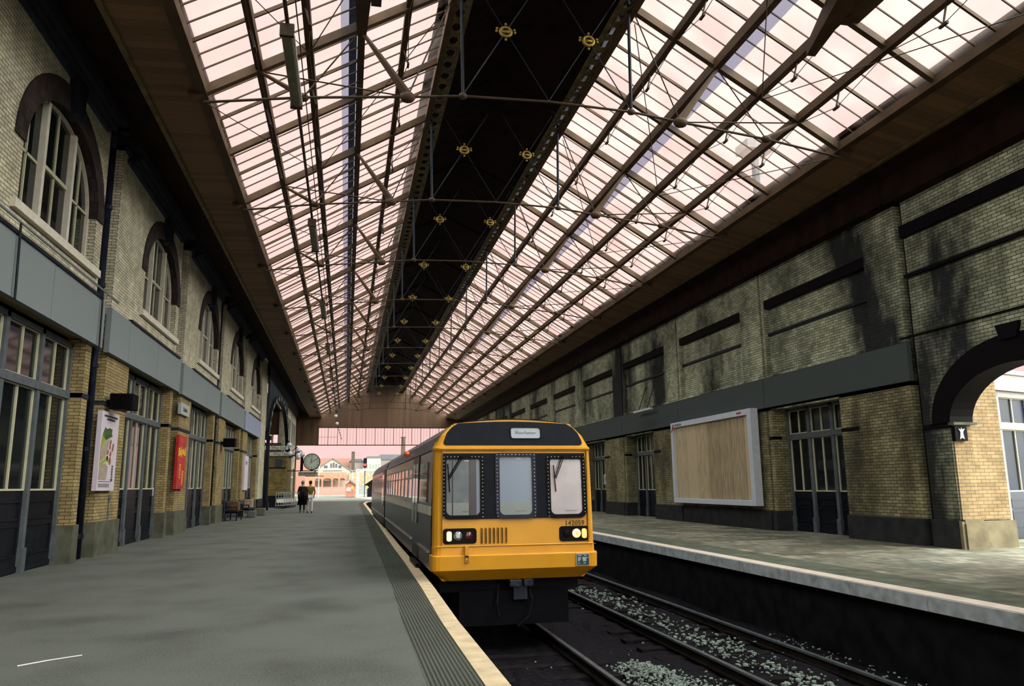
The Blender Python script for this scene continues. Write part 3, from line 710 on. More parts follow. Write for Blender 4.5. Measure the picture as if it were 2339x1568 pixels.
# soffits from glass to walls; lit brown inside, shaded black outside, painted in
for nm, q, m in (('ceiling_left_soffit', [(-3.1, 9.42), (-4.15, 9.38), (-4.15, 9.46), (-3.1, 9.56)], M_SOFF), ('ceiling_left_edge', [(-4.15, 9.38), (-5.4, 10.1), (-5.4, 10.2), (-4.15, 9.46)], M_DSOFF),
                 ('ceiling_right_soffit', [(11.5, 9.42), (12.55, 9.2), (12.55, 9.3), (11.5, 9.56)], M_SOFF), ('ceiling_right_edge', [(12.55, 9.2), (13.5, 8.9), (13.5, 9.0), (12.55, 9.3)], M_DSOFF)):
    b = MB(); b.slab(q, [], XZ, -16.1, Y_END); struct(b.build(nm, m))
struct(MB().box(-4.22, -4.12, -16, Y_END, 9.32, 9.38).build('trim_9', M_OLIVE)); struct(MB().box(12.5, 12.6, -16, Y_END, 9.14, 9.2).build('trim_10', M_OLIVE))
b = MB(); b.box(-4.2, -3.0, -16.1, Y_END, 9.7, 9.8); b.box(-7, -4.2, -16.1, Y_END, 10.6, 10.7); b.box(11.45, 14.2, -16.1, Y_END, 9.7, 9.8); struct(b.build('roof_gutter_boards', M_DSOFF))
# chimney seen dimly through the right-hand glass
# tapered casings slung under the purlins near the camera
r = empty('gusset_box', (CX-4.14, 14, 11.0), 'dark tapered casing slung under the middle purlin left of the lantern', 'casing')
MB().add([(.06-.10, 15.2, 11.2), (.06+.10, 15.2, 11.2), (.06+.24, 12.0, 11.2), (.06-.20, 12.0, 11.2), (.06-.10, 15.2, 10.95), (.06+.10, 15.2, 10.95), (.06+.24, 12.0, 10.8), (.06-.20, 12.0, 10.8)], [(0, 1, 2, 3), (7, 6, 5, 4), (0, 4, 5, 1), (1, 5, 6, 2), (2, 6, 7, 3), (3, 7, 4, 0)]).build('casing', M_IRON, r)
MB().box(.22, .42, 12.5, 14.0, 10.85, 11.1).build('side_block', M_IRON, r)
r = empty('gusset_box', (CX+5.2, 12, 10.5), 'dark wedge-shaped casing slung under the right-hand glazing near the camera', 'casing')
MB().add([(9.3, 13.3, 10.62), (9.5, 13.3, 10.62), (9.2, 11.2, 11.0), (8.75, 11.2, 11.0), (9.3, 13.3, 10.4), (9.5, 13.3, 10.4), (9.2, 11.2, 10.5), (8.75, 11.2, 10.5)], [(0, 1, 2, 3), (7, 6, 5, 4), (0, 4, 5, 1), (1, 5, 6, 2), (2, 6, 7, 3), (3, 7, 4, 0)]).build('casing', M_IRON, r)
MB().box(9.25, 9.75, 11.0, 12.3, 10.5, 10.8).build('side_block', M_IRON, r)
# chimney seen dimly through the right-hand glass
r = empty('rooftop_vent', (13.2, 21.9, 10.6), 'dark vent pipe with a cowl seen blurred through the right glazing', 'vent')
MB().tube((12.9, 21.6, 9.8), (12.9, 21.6, 12.2), .16).build('pipe', M_GREY, r); MB().box(12.4, 13.4, 21.2, 22.0, 12.2, 12.5).build('cowl', M_GREY, r)

# end gable
b = MB()
b.slab([(-5.9, 8.26), (14.3, 8.26), (14.3, 9.8), (CX+7.4, 9.68)]+[(CX+2.1, roofz(2.1)+.3), (CX+2.2, 13.1), (CX, 14.3), (CX-2.2, 13.1), (CX-2.1, roofz(2.1)+.3), (CX-7.4, 9.68), (-5.9, 10.3)], [], XZ, Y_END, Y_END+.15)
struct(b.build('wall_end', M_GABLE))
b = MB(); b.box(-6.2, -3.27, Y_END, Y_END+.15, 6.2, 8.26); b.box(-6.2, -5.6, Y_END, Y_END+.3, 0, 6.2); struct(b.build('wall_end_pier', M_GABLE))
b = MB(); b.bar((-3.3, Y_END-.02, 8.26), (13.4, Y_END-.02, 8.26), .1, .12); b.bar((-3.6, Y_END-.02, 6.25), (13.4, Y_END-.02, 6.25), .1, .1); struct(b.build('wall_end_beam', M_IROND))
w = empty('window_20', (4, Y_END, 6.3), kind='structure')
b = MB()
for i in range(16): b.box(-3.24+i*1.06-.03, -3.24+i*1.06+.03, Y_END-.04, Y_END+.04, 6.25, 8.26)
b.build('mullions', M_IROND, w)
b = MB()
for i in range(46):
    if i % 3: b.box(-3.24+i*.353-.01, -3.24+i*.353+.01, Y_END, Y_END+.02, 6.3, 8.26)
b.box(-3.24, -1.1, Y_END, Y_END+.02, 7.15, 7.18)
b.build('glazing_bars', M_IROND, w)
MB().quad((-3.24, Y_END+.03, 6.3), (13, Y_END+.03, 6.3), (13, Y_END+.03, 8.26), (-3.24, Y_END+.03, 8.26)).build('glass_pane', M_SCRG, w)
r = empty('hanging_festoon', (-1.1, 90.85, 7.5), 'dark chain hanging in front of the glazed end screen', 'chain')
b = MB(); P = [(-1.05+.09*i, 90.85, 8.24-.30*i) for i in range(6)]; b.path(P, .02, 5)
for p in P[:5]: b.ball(p, .07, 6)
b.build('chain', M_BLK, r)

# hanging strip lights on a conduit left of the centre
r = empty('lighting_conduit', (-1.22, 40, 9.5), 'long dark conduit carrying the strip lights under the left glazing', 'conduit')
MB().tube((-1.22, 2, 9.46), (-1.22, 88, 9.46), .035, n=6).build('pipe', M_IROND, r)
MB().tube((-1.05, 2, 9.50), (-1.05, 88, 9.50), .012, n=5).build('cable', M_IROND, r)
lt = empty('strip_light', (-1.22, 14.0, 9.3))
MB().box(-1.32, -1.12, 12.7, 15.3, 9.22, 9.40).build('casing', M_TUBE, lt, bevel=.03)
for a in (12.64, 15.28): MB().box(-1.34, -1.10, a, a+.08, 9.2, 9.43).build('end_cap', M_IROND, lt)
MB().tube((-1.11, 12.75, 9.27), (-1.11, 15.25, 9.27), .022, n=6).build('tube', M_WHITE, lt)
L_ = ['long olive strip light hanging beside the left purlin, closest to the camera', 'second olive strip light along the conduit', 'third olive strip light along the conduit', 'fourth olive strip light along the conduit',
      'fifth strip light along the conduit, small in the distance', 'sixth strip light along the conduit, small in the distance', 'seventh strip light along the conduit, towards the gable', 'last strip light along the conduit, beside the gable']
for i, y in enumerate((14.0, 24.1, 34.6, 44.7, 54.5, 64.5, 74.5, 84.0)):
    o = lt if i == 0 else copy_tree(lt); o.location = (-1.22, y, 9.3); tag(o, L_[i], 'light', 'strip lights on the conduit')
gl = empty('globe_lamp', (-1.2, 80, 8.6)); MB().ball((-1.2, 80, 8.6), .17, 10).build('globe', M_WHITE, gl, smooth=True); MB().tube((-1.2, 80, 8.77), (-1.2, 80, 9.46), .02, n=5).build('stem', M_IROND, gl)
tag(gl, 'upper white globe lamp in front of the brown gable', 'lamp'); g2 = copy_tree(gl, None, (-1.12, 84.5, 8.2)); tag(g2, 'lower white globe lamp in front of the brown gable', 'lamp')

# ------------------------------------------------------------------ far part of the left wall
b = MB(); b.box(-6.3, -5.62, 53.15, 56.5, .8, 10.3); struct(b.build('wall_left_far_pier', B_UP)); struct(MB().box(-6.3, -5.56, 53.15, 56.2, 0, .8).build('wall_left_far_plinth', M_PLIN))
b = MB(); b.box(-5.7, -5.4, 56, 91, 9.3, 10.3); struct(b.build('wall_left_far_top', B_DK))
arch_r = empty('iron_arch', (-5.7, 65.5, 0), 'ornate black iron arch with pale segments over the side passage', 'arch')
b = MB(); n = 26; P = [(-5.50, 65.7-9.2*math.cos(PI*i/n), 4.9+3.7*math.sin(PI*i/n)) for i in range(n+1)]
for a, c in zip(P, P[1:]): b.bar(a, c, .3, .35)
b.build('arch_rib', M_BLACKI, arch_r)
b = MB()
for i in range(2, n-1, 2): b.bar(Vector(P[i])+Vector((.12, 0, 0)), Vector(P[i]).lerp(Vector(P[i+1]), .7)+Vector((.12, 0, 0)), .14, .30)
b.build('pale_segments', mat('pale_grey_paint', (.20, .23, .24), .6), arch_r)
b = MB()
for i in range(24):
    y = 56.6+i*.79; z = 4.9+3.7*math.sqrt(max(0, 1-((y-65.7)/9.2)**2)); b.box(-5.6, -5.5, y-.06, y+.06, z, 9.28)
    if i % 3 == 0: b.box(-5.58, -5.48, y+.2, y+.32, z+.1, 9.2)
b.build('spandrel_lattice', mat('blue_grey_iron', (.03, .04, .045), .5), arch_r)
for y in (56.4, 75.0): MB().tube((-5.4, y, 0), (-5.4, y, 5.0), .16, .12, n=10).box(-5.6, -5.2, y-.2, y+.2, 0, .5).box(-5.6, -5.2, y-.22, y+.22, 4.8, 5.1).build('column', M_PIPE, arch_r)
struct(MB().box(-12, -5.75, 75.5, 75.8, 6.42, 10).build('wall_passage_lintel', M_GABLE))
struct(MB().box(-12, -5.6, 70, 70.2, 4.3, 5.35).build('wall_passage_band', M_GABLE))
w = empty('window_21', (-7.5, 75.6, 5.3), kind='structure'); b = MB()
for i in range(12): b.box(-11+i*.42-.02, -11+i*.42+.02, 75.6, 75.65, 5, 6.45)
for x in (-6.9, -6.3): b.box(x-.05, x+.05, 75.6, 75.65, 5, 6.45)
b.build('glazing_bars', M_IROND, w)
struct(MB().box(-14, -6.2, 56.2, 91, 8.6, 8.8).build('ceiling_passage', M_DSOFF)); struct(MB().box(-14, -13.8, 54, 91, 0, 8.8).build('wall_passage_side', B_KI))
# brick kiosk with two signs
kk = empty('brick_kiosk', (-6.6, 65, 0), 'square brown brick kiosk with a black base standing in the side passage', 'kiosk')
MB().box(-8.8, -4.62, 64, 69, .9, 4.05).build('brick_body', B_KI, kk); MB().box(-8.85, -4.56, 63.95, 69, 0, .92).build('base', M_BLK, kk)
MB().box(-8.9, -4.5, 63.9, 69, 4.02, 4.25).build('roof_edge', M_IROND, kk); MB().box(-5.55, -5.0, 63.96, 64.0, 3.1, 3.75).build('vent_panel', mat('slate_vent', (.02, .025, .035), .6), kk)
MB().box(-6.42, -6.3, 63.97, 64.0, .9, 4.0).box(-6.42, -4.7, 63.97, 64.0, 3.0, 3.1).build('pilaster_lines', M_BLK, kk)
for z, x0, x1, lb, n_ in ((4.62, -6.42, -4.55, 'upper long pale Way Out sign over the brick kiosk', '1'), (4.13, -6.25, -4.55, 'lower long pale Way Out sign at the kiosk roof', '2')):
    sg = empty('way_out_sign', ((x0+x1)/2, 63.8, z), lb, 'sign', 'Way Out signs on the kiosk')
    MB().box(x0, x1, 63.75, 63.85, z-.15, z+.15).build('board', mat('pale_green_grey_sign', (.30, .32, .27), .5, var=.1), sg)
    text('Way Out', .30, (x0+1.15, 63.74, z), RY, M_INK, sg); MB().box(x1-.28, x1-.24, 63.74, 63.75, z-.12, z+.12).build('arrow', M_INK, sg)
    MB().tube((x0+.1, 63.8, z+.15), (x0+.1, 63.8, z+.45), .02, n=5).tube((x1-.1, 63.8, z+.15), (x1-.1, 63.8, z+.45), .02, n=5).build('hanger', M_BLK, sg)
# far wall bays with pale window surrounds
b = MB(); b.box(-6.3, -5.75, 75.4, 91, 3.6, 10); struct(b.build('wall_left_far', B_UP))
for i, (y0, n) in enumerate(((76.4, 3), (83.6, 3))):
    w = empty('window_%d' % (22+i), (-5.75, y0+2.4, 6), kind='structure')
    MB().box(-5.78, -5.73, y0, y0+5.6, 4.3, 8.4).build('glass_pane', M_PANE, w)
    b = MB()
    for j in range(n+1): b.box(-5.76, -5.70, y0+j*1.85-.22, y0+j*1.85+.22, 4.2, 8.3)
    b.box(-5.76, -5.69, y0-.3, y0+5.9, 8.3, 9.0); b.build('surround', M_STONE, w)
    d = empty('door_%d' % (40+i), (-5.86, y0, 0), kind='structure'); screen(d, 3, 1.8, (0, 1.4, 2.6, 3.6), fm=M_STONE)
    struct(MB().box(-6.3, -5.6, y0+5.6, y0+7.1, 0, 3.6).build('wall_left_far_lower', B_KI))
# globe lamps clustered by the kiosk
for i, (x, y, z, lb) in enumerate(((-4.35, 62, 4.75, 'pale globe lamp by the end of the upper Way Out sign'), (-4.3, 62.4, 4.1, 'pale globe lamp by the end of the lower Way Out sign'), (-3.75, 63, 4.35, 'cluster lamp between the signs and the clock, highest'), (-3.75, 63.2, 3.85, 'cluster lamp between the signs and the clock, lowest'), (-3.35, 61.8, 4.0, 'small pale lamp just left of the clock'))):
    r = empty('globe_lamp', (x, y, z), lb, 'lamp'); MB().ball((x, y, z), .2, 10).build('globe', mat('grey_white_globe', (.36, .40, .42), .4), r, smooth=True); MB().path([(x, y, z+.15), (x-.1, y+.1, z+.3), (-4.52, 64.0, min(z, 4.15))], .025, 5).build('arm', M_BLK, r)

# platform clock on its bracket
ck = empty('platform_clock', (-2.76, 64, 3.47), 'round white-faced platform clock with Roman numerals on a black bracket', 'clock')
c0 = Vector((-2.72, 63.9, 3.52))
MB().tube(c0+Vector((0, -.12, 0)), c0+Vector((0, .4, 0)), .66, n=28).build('case', mat('dark_brown_clock_case', (.03, .015, .01), .4), ck)
MB().tube(c0+Vector((0, -.14, 0)), c0+Vector((0, -.10, 0)), .59, n=28).build('dial', mat('clock_dial', (.30, .33, .28), .4, var=.05), ck)
nums = ['XII', 'I', 'II', 'III', 'IIII', 'V', 'VI', 'VII', 'VIII', 'IX', 'X', 'XI']
for i, t_ in enumerate(nums):
    a = 2*PI*i/12; text(t_, .15, c0+Vector((.47*math.sin(a), -.145, .47*math.cos(a))), (PI/2, a, 0), M_INK, ck, name='numeral')
MB().bar(c0+Vector((-.02, -.16, -.08)), c0+Vector((.01, -.16, .33)), .06, .02).build('hour_hand', M_INK, ck)
MB().bar(c0+Vector((-.1, -.17, -.06)), c0+Vector((.47, -.17, .27)), .035, .02).build('minute_hand', M_INK, ck)
b = MB(); b.box(-4.6, -2.2, 64, 64.2, 2.78, 2.84); b.bar((-4.6, 64.1, 4.0), (-3.3, 64.1, 4.0), .08, .08); b.box(-3.6, -3.4, 64, 64.3, 2.8, 4.2); b.tube((-2.72, 64.1, 2.84), (-2.72, 64.1, 3.0), .1, n=8); b.build('bracket', M_BLK, ck)
cs = empty('hanging_sign', (-3.0, 64, 2.55), 'pale green sign board hanging under the platform clock', 'sign')
MB().box(-3.6, -3.56, 64.1, 64.36, 2.7, 2.80).box(-2.44, -2.40, 64.1, 64.36, 2.7, 2.80).build('hanger', M_BLK, cs)
MB().box(-3.75, -2.25, 64.3, 64.38, 2.42, 2.72).build('board', mat('pale_sage_board', (.20, .23, .19), .6), cs); MB().box(-3.2, -1.75, 64.25, 64.33, 2.36, 2.42).build('arrow_board', mat('olive_board', (.12, .12, .05), .6), cs)

# ------------------------------------------------------------------ posters, signs and boxes on the left wall
def plate(root, y0, y1, z0, z1, m, name='board', x=-5.62, t=.10): return MB().box(x, x+t, y0, y1, z0, z1).build(name, m, root)
ps_ = empty('food_poster', (-5.54, 19.9, 2.4), 'tall white poster with a green leaf and a tan shape on yellow brick', 'poster')
plate(ps_, 19.25, 20.62, 1.48, 3.3, M_PAPER)
def pic(root, pts, m, name, x=-5.515, t=.004):
    y0, z0 = 19.25, 1.48; b = MB(); b.slab([(y0+u*1.37, z0+v*1.82) for u, v in pts], [], YZ, x, x+t); return b.build(name, m, root)
pic(ps_, [(.08, .60), (.12, .72), (.22, .80), (.32, .78), (.45, .80), (.62, .79), (.60, .73), (.66, .70), (.52, .68), (.42, .66), (.30, .63), (.16, .57)], M_GREEN, 'leaf_picture')
pic(ps_, [(.04, .57), (.10, .70), (.18, .66), (.36, .63), (.16, .57), (.05, .52)], M_LIME, 'leaf_picture', x=-5.511)
pic(ps_, [(.05, .36), (.05, .51), (.16, .56), (.5, .66), (.42, .50), (.34, .42)], M_TAN, 'bread_picture')
pic(ps_, [(.05, .27), (.05, .35), (.2, .38), (.45, .44), (.5, .42), (.56, .35), (.46, .38), (.3, .36), (.16, .31)], M_LIME, 'leaf_picture')
pic(ps_, [(.05, .14), (.06, .26), (.2, .32), (.36, .35), (.52, .30), (.47, .14)], M_TAN, 'bread_picture')
for i, (u, v) in enumerate(((.58, .62), (.56, .56), (.74, .58), (.72, .53), (.46, .49), (.62, .47), (.44, .41), (.60, .40), (.62, .36))):
    pic(ps_, [(u-.04, v-.025), (u+.02, v-.03), (u+.05, v+.01), (u+.02, v+.035), (u-.03, v+.025)], M_ORANGE, 'small_fruit')
for i in range(5): 
    b = MB(); y = 20.33; z = 1.80+i*.062; b.slab([(y+.05*math.cos(2*PI*j/12), z+.026*math.sin(2*PI*j/12)) for j in range(12)], [[(y+.028*math.cos(2*PI*j/8), z+.013*math.sin(2*PI*j/8)) for j in range(8)]], YZ, -5.515, -5.51); b.build('ring_mark', M_INK, ps_)
MB().box(-5.518, -5.512, 20.27, 20.40, 1.70, 1.76).build('black_square', M_INK, ps_)
b = MB()
for z, a, c in ((3.20, 19.42, 20.42), (3.13, 19.62, 20.25)):
    y = a
    while y < c: b.box(-5.518, -5.513, y, y+.055, z-.022, z+.022); y += .075
b.build('heading_lines', M_INK, ps_)
b = MB()
for z in (1.69, 1.63, 1.60, 1.57): b.box(-5.518, -5.514, 19.35, 20.2 if z < 1.65 else 20.3, z-.006, z+.006)
b.build('small_print', M_GREY, ps_)
rp = empty('red_poster', (-5.54, 28.3, 2.4), 'narrow red poster with golden vertical lettering on a brick pier', 'poster')
plate(rp, 27.72, 28.98, 1.5, 3.3, M_RED)
b = MB(); random.seed(3)
for i in range(9):
    y = 27.78+i*.13; b.box(-5.52, -5.515, y, y+.09, 2.62+random.uniform(-.06, .06), 2.84+random.uniform(-.06, .1))
for i in range(9): b.box(-5.52, -5.515, 28.0+random.uniform(0, .06), 28.2+random.uniform(0, .08), 1.86+i*.055, 1.89+i*.055)
for i in range(9): b.box(-5.52, -5.515, 28.45+random.uniform(0, .06), 28.66+random.uniform(0, .08), 1.64+i*.055, 1.67+i*.055)
b.build('gold_lettering', M_GOLD, rp); text('L', .2, (-5.512, 28.2, 3.13), RX, M_PAPER, rp); b = MB(); b.box(-5.52, -5.515, 28.0, 28.85, 1.56, 1.58); b.build('blue_line', mat('poster_blue', (.05, .05, .3), .5), rp)
sg = empty('station_sign', (-5.54, 28.3, 4.2), 'small white rectangular name sign high on the brick pier', 'sign')
plate(sg, 27.7, 29.15, 4.0, 4.38, mat('sign_white', (.34, .37, .36), .5, var=.05)); text('Station', .24, (-5.515, 28.4, 4.19), RX, M_INK, sg)
wp = empty('white_poster', (-5.54, 45.6, 2.4), 'narrow white poster on the brick pier beside the benches', 'poster'); plate(wp, 45.4, 46.9, 1.4, 3.3, M_PAPER); plate(wp, 45.7, 46.3, 2.8, 3.0, mat('poster_blue2', (.1, .12, .4), .5), 'picture', -5.52, .006)
p2 = empty('notice', (-5.9, 27.0, 1.6), 'small white notice fixed to the second door screen', 'notice'); MB().box(-5.93, -5.90, 26.35, 26.95, 1.3, 1.55).build('sheet', M_WHITE, p2); MB().box(-5.90, -5.897, 26.42, 26.88, 1.44, 1.46).box(-5.90, -5.897, 26.42, 26.88, 1.38, 1.39).build('text_lines', M_GREY, p2)
for y, lb in ((19.6, 'black boxy screen bracketed out above the white food poster'), (37.0, 'black boxy screen bracketed out beyond the red poster')):
    r = empty('display_monitor', (-5.3, y, 3.6), lb, 'monitor', 'black screens on the brick piers')
    MB().box(-5.5, -4.98, y, y+.5, 3.36, 3.74).build('casing', M_BLK, r, bevel=.02); MB().box(-5.44, -5.04, y-.006, y, 3.41, 3.69).build('screen', mat('dead_screen', (.004, .004, .004), .15), r); MB().box(-5.62, -5.45, y+.2, y+.3, 3.5, 3.6).build('bracket', M_BLK, r)

# small things on and by the asphalt
st = MB().tube((-2.74, 7.79, .008), (-2.55, 7.96, .010), .007, n=5).tube((-2.55, 7.96, .010), (-2.33, 8.13, .008), .006, n=5).build('drinking_straw', M_WHITE); tag(st, 'thin white bent straw lying on the asphalt in the near corner', 'litter')
wc = empty('wall_conduit', (-5.6, 20.4, 1.0), 'short grey conduit running down the brick below the food poster', 'conduit')
MB().path([(-5.59, 20.62, 1.32), (-5.59, 20.62, .8)], .018, 6).build('pipe', M_GALV, wc); MB().box(-5.62, -5.56, 20.57, 20.67, 1.28, 1.38).build('junction_box', M_GALV, wc)
# benches and luggage trolleys by the left wall
def bench(y, lab):
    r = empty('platform_bench', (-5.2, y, 0), lab, 'bench', 'benches against the left wall')
    x0, x1 = -5.5, -4.95; y0, y1 = y, y+2.0
    MB().box(x0+.05, x1, y0, y1, .42, .47).build('seat', M_DARKW, r); b = MB()
    for z in (.6, .72, .84): b.bar((x0+.02, y0, z), (x0+.02, y1, z), .03, .08)
    b.build('backrest', M_DARKW, r)
    for yy in (y0+.15, y1-.15): MB().box(x0, x0+.05, yy-.03, yy+.03, 0, .9).box(x1-.05, x1, yy-.03, yy+.03, 0, .64).box(x0, x1, yy-.03, yy+.03, .6, .65).box(x0, x1, yy-.03, yy+.03, .36, .42).build('end_frame', M_BLACKI, r)
bench(38.6, 'dark slatted bench under the fourth window, nearer the camera'); bench(43.2, 'dark slatted bench beside the white poster, further along')
def bag(name, x, y, z, sx, sy, sz, m, lab, strap=True):
    r = empty(name, (x, y, z), lab, 'luggage'); MB().box(x-sx/2, x+sx/2, y-sy/2, y+sy/2, z, z+sz).build('body', m, r, bevel=.04)
    b = MB(); b.path([(x-.08, y-sy/2, z+sz), (x-.08, y-sy/2, z+sz+.07), (x+.08, y-sy/2, z+sz+.07), (x+.08, y-sy/2, z+sz)], .015, 5); b.build('handle', M_BLK, r)
bag('suitcase', -5.15, 39.4, .47, .4, .7, .42, mat('brown_leather', (.10, .055, .03), .5), 'brown suitcase lying on the nearer bench')
bag('travel_bag', -5.1, 44.4, .47, .42, .6, .45, mat('tan_canvas', (.30, .22, .16), .7), 'tan travel bag propped on the further bench')
bag('holdall', -4.75, 42.9, .0, .4, .8, .35, mat('grey_holdall', (.09, .10, .09), .7), 'grey holdall on the ground by the benches')
bag('crate', -4.65, 46.2, .0, .5, .7, .4, mat('olive_crate', (.10, .10, .07), .7), 'olive crate on the asphalt at the end of the benches')
def trolley(i):
    y = 60.5+.75*i; x = -4.75+.12*i; r = empty('luggage_trolley', (x, y, 0))
    b = MB(); b.path([(x-.3, y, .15), (x-.3, y+.1, 1.15), (x+.3, y+.1, 1.15), (x+.3, y, .15)], .025, 6); b.path([(x-.3, y, .75), (x+.3, y, .75)], .02, 6); b.build('frame', M_GALV, r)
    b = MB(); b.box(x-.28, x+.28, y-.75, y, .2, .24); b.build('deck', M_GALV, r)
    MB().box(x-.25, x+.25, y-.02, y+.02, .42, .68).build('advert_board', mat('pinkish_board', (.45, .38, .32), .6), r)
    for sx, sy in ((-.25, 0), (.25, 0), (-.2, -.7), (.2, -.7)): MB().tube((x+sx-.02, y+sy, .09), (x+sx+.02, y+sy, .09), .09, n=10).build('wheel', M_RUB, r)
    return r
for i in range(6): tag(trolley(i), 'silver luggage trolley nested in the row before the kiosk, %s from the kerb end' % ['first', 'second', 'third', 'fourth', 'fifth', 'sixth'][i], 'trolley', 'row of nested luggage trolleys')

# ------------------------------------------------------------------ right wall things
bb = empty('billboard', (13.15, 26.55, 2.3), 'large blank boarded billboard in a white frame on the sooty brick wall', 'billboard')
b = MB(); b.slab(rect(23.3, 29.8, .75, 3.94), [rect(23.55, 29.62, .93, 3.74)], YZ, 13.02, 13.3); b.build('frame', M_BBF, bb, bevel=.01)
MB().box(13.12, 13.3, 23.5, 29.7, .9, 3.8).build('plywood_face', M_WOOD, bb)
b = MB(); b.slab([(29.75, 3.55), (29.70, 3.55), (29.45, 3.86), (29.52, 3.88)], [], YZ, 13.005, 13.02); b.build('red_slash', M_RED, bb)
MB().box(13.005, 13.02, 28.75, 29.35, 3.79, 3.87).build('grey_badge', mat('slate_blue_badge', (.15, .18, .26), .5), bb); MB().box(13.005, 13.02, 23.9, 24.2, 3.82, 3.87).build('red_badge', M_RED, bb)
tl = empty('wall_lamp', (13.0, 32.7, 4.77), 'slim white tube lamp on stays in front of the dark grey band', 'lamp')
MB().box(12.92, 13.06, 31.7, 33.7, 4.72, 4.80).build('tube', M_WHITE, tl); b = MB()
for y in (32.2, 33.2): b.tube((13.4, y, 5.9), (13.0, y, 4.8), .015, n=4)
b.build('stay', M_BLK, tl)
ns = empty('door_notice', (13.9, 40.2, 1.7), 'small white notice on the dark door screen beside the train', 'notice')
MB().box(13.82, 13.86, 39.7, 40.9, 1.5, 2.05).build('sheet', mat('notice_grey_white', (.34, .38, .42), .5), ns); text('Private', .26, (13.81, 40.3, 1.78), RXM, M_INK, ns)

# ------------------------------------------------------------------ train
TX = 2.77
def hw(z):      # body half width at height z (platform datum)
    for (z0, w0), (z1, w1) in zip(PROF, PROF[1:]):
        if z0 <= z <= z1: return w0+(w1-w0)*(z-z0)/(z1-z0)
    return PROF[-1][1]
PROF = [(-.02, 1.32), (.12, 1.37), (.40, 1.385), (1.0, 1.385), (2.12, 1.35), (2.34, 1.25), (2.50, 1.08), (2.58, .80), (2.62, .45), (2.635, 0)]
def shell(b, y0, y1, z0, z1, inset=0, n=14, sides=(-1, 1)):
    for s in sides:
        zs = sorted(set([z0+(z1-z0)*i/n for i in range(n+1)]+[z for z, w in PROF if z0 < z < z1]))
        for a, c in zip(zs, zs[1:]):
            b.quad((TX+s*(hw(a)-inset), y0, a), (TX+s*(hw(a)-inset), y1, a), (TX+s*(hw(c)-inset), y1, c), (TX+s*(hw(c)-inset), y0, c))
def side_box(b, s, y0, y1, z0, z1, out=.012, th=.03):
    for (za, zb) in ((z0, z1),):
        xa, xb = hw(za), hw(zb)
        b.add([(TX+s*(xa-th), y0, za), (TX+s*(xa+out), y0, za), (TX+s*(xa+out), y1, za), (TX+s*(xa-th), y1, za), (TX+s*(xb-th), y0, zb), (TX+s*(xb+out), y0, zb), (TX+s*(xb+out), y1, zb), (TX+s*(xb-th), y1, zb)],
              [(0, 3, 2, 1), (4, 5, 6, 7), (0, 1, 5, 4), (1, 2, 6, 5), (2, 3, 7, 6), (3, 0, 4, 7)])
def car_body(root, y0, y1, cab):
    b = MB(); shell(b, y0, y1, .12, 2.12); 
    b.slab([(TX-hw(z), z) for z, w in PROF if z >= .12]+[(TX+hw(z), z) for z, w in reversed(PROF) if z >= .12], [], XZ, y1-.03, y1)
    b.slab([(TX-hw(z)+.01, z) for z, w in PROF if z >= .12]+[(TX+hw(z)-.01, z) for z, w in reversed(PROF) if z >= .12], [], XZ, y0+.02, y0+.05)
    b.build('body', M_NAVY, root, smooth=False)
    b = MB(); shell(b, y0, y1, 2.12, 2.635, n=8); b.build('roof', M_TROOF, root, smooth=True)
    b = MB(); b.box(TX-1.2, TX+1.2, y0+.3, y1-.2, -.25, .13); b.build('underframe', M_RUB, root)
    for s in (-1, 1):
        MB_ = MB(); side_box(MB_, s, y0+.06, y1-.05, 1.02, 1.17, .006); MB_.build('cream_stripe', M_CREAM, root)
        m = MB(); side_box(m, s, y0+(3.9 if cab else .3), y1-.3, .40, .435, .03); 
        if cab: side_box(m, s, y0+.35, y0+2.25, .40, .435, .03)
        m.build('silver_trim', M_SILV, root)
        m = MB(); side_box(m, s, y0+.1, y1-.1, 2.10, 2.14, .03); m.build('gutter', M_TROOF, root)
    if cab: dd = (y0+2.4, y0+3.7)
    else: dd = (y0+.5, y0+1.8)
    ds = [dd] if cab else [dd]
    wy = dd[1]+.2; n = int((y1-.5-wy)/1.22)
    for s in (-1, 1):
        for d0, d1 in ds:
            m = MB(); side_box(m, s, d0, d1, .14, 2.10, .014, .05); dr = m.build('door', mat('black_door', (.006, .008, .016), .3), root)
            for q in (0, 1):
                c0 = d0+.08+q*(d1-d0)/2; m = MB(); side_box(m, s, c0, c0+.5, .8, 1.95, .02); m.build('door_glass', M_TWIN, dr)
        if cab:
            m = MB(); side_box(m, s, y0+.75, y0+2.1, 1.22, 1.92, .014); m.build('cab_side_window', M_TWIN, root)
        for i in range(n):
            a = wy+i*1.22
            m = MB(); side_box(m, s, a, a+1.12, 1.26, 1.88, .004); wi = m.build('side_window', M_TWIN, root)
            m = MB(); side_box(m, s, a-.03, a+.05, 1.22, 1.92, .018); side_box(m, s, a+1.07, a+1.15, 1.22, 1.92, .018); side_box(m, s, a, a+1.12, 1.66, 1.69, .014); side_box(m, s, a, a+1.12, 1.19, 1.26, .022); side_box(m, s, a, a+1.12, 1.88, 1.92, .018)
            m.build('window_frame', mat('dull_silver_frame', (.30, .31, .33), .3, metal=.5), wi)
    for yb in (y0+3.2, y1-3.4):
        for s in (-1, 1): MB().tube((TX+s*.72-.06, yb, -.56), (TX+s*.72+.06, yb, -.56), .42, n=20).build('wheel', M_RUB, root, smooth=False)
        MB().tube((TX-.8, yb, -.56), (TX+.8, yb, -.56), .08, n=8).box(TX-1.05, TX-.8, yb-.5, yb+.5, -.7, -.3).box(TX+.8, TX+1.05, yb-.5, yb+.5, -.7, -.3).build('axle_box', M_RUST, root)
YF = 12.75
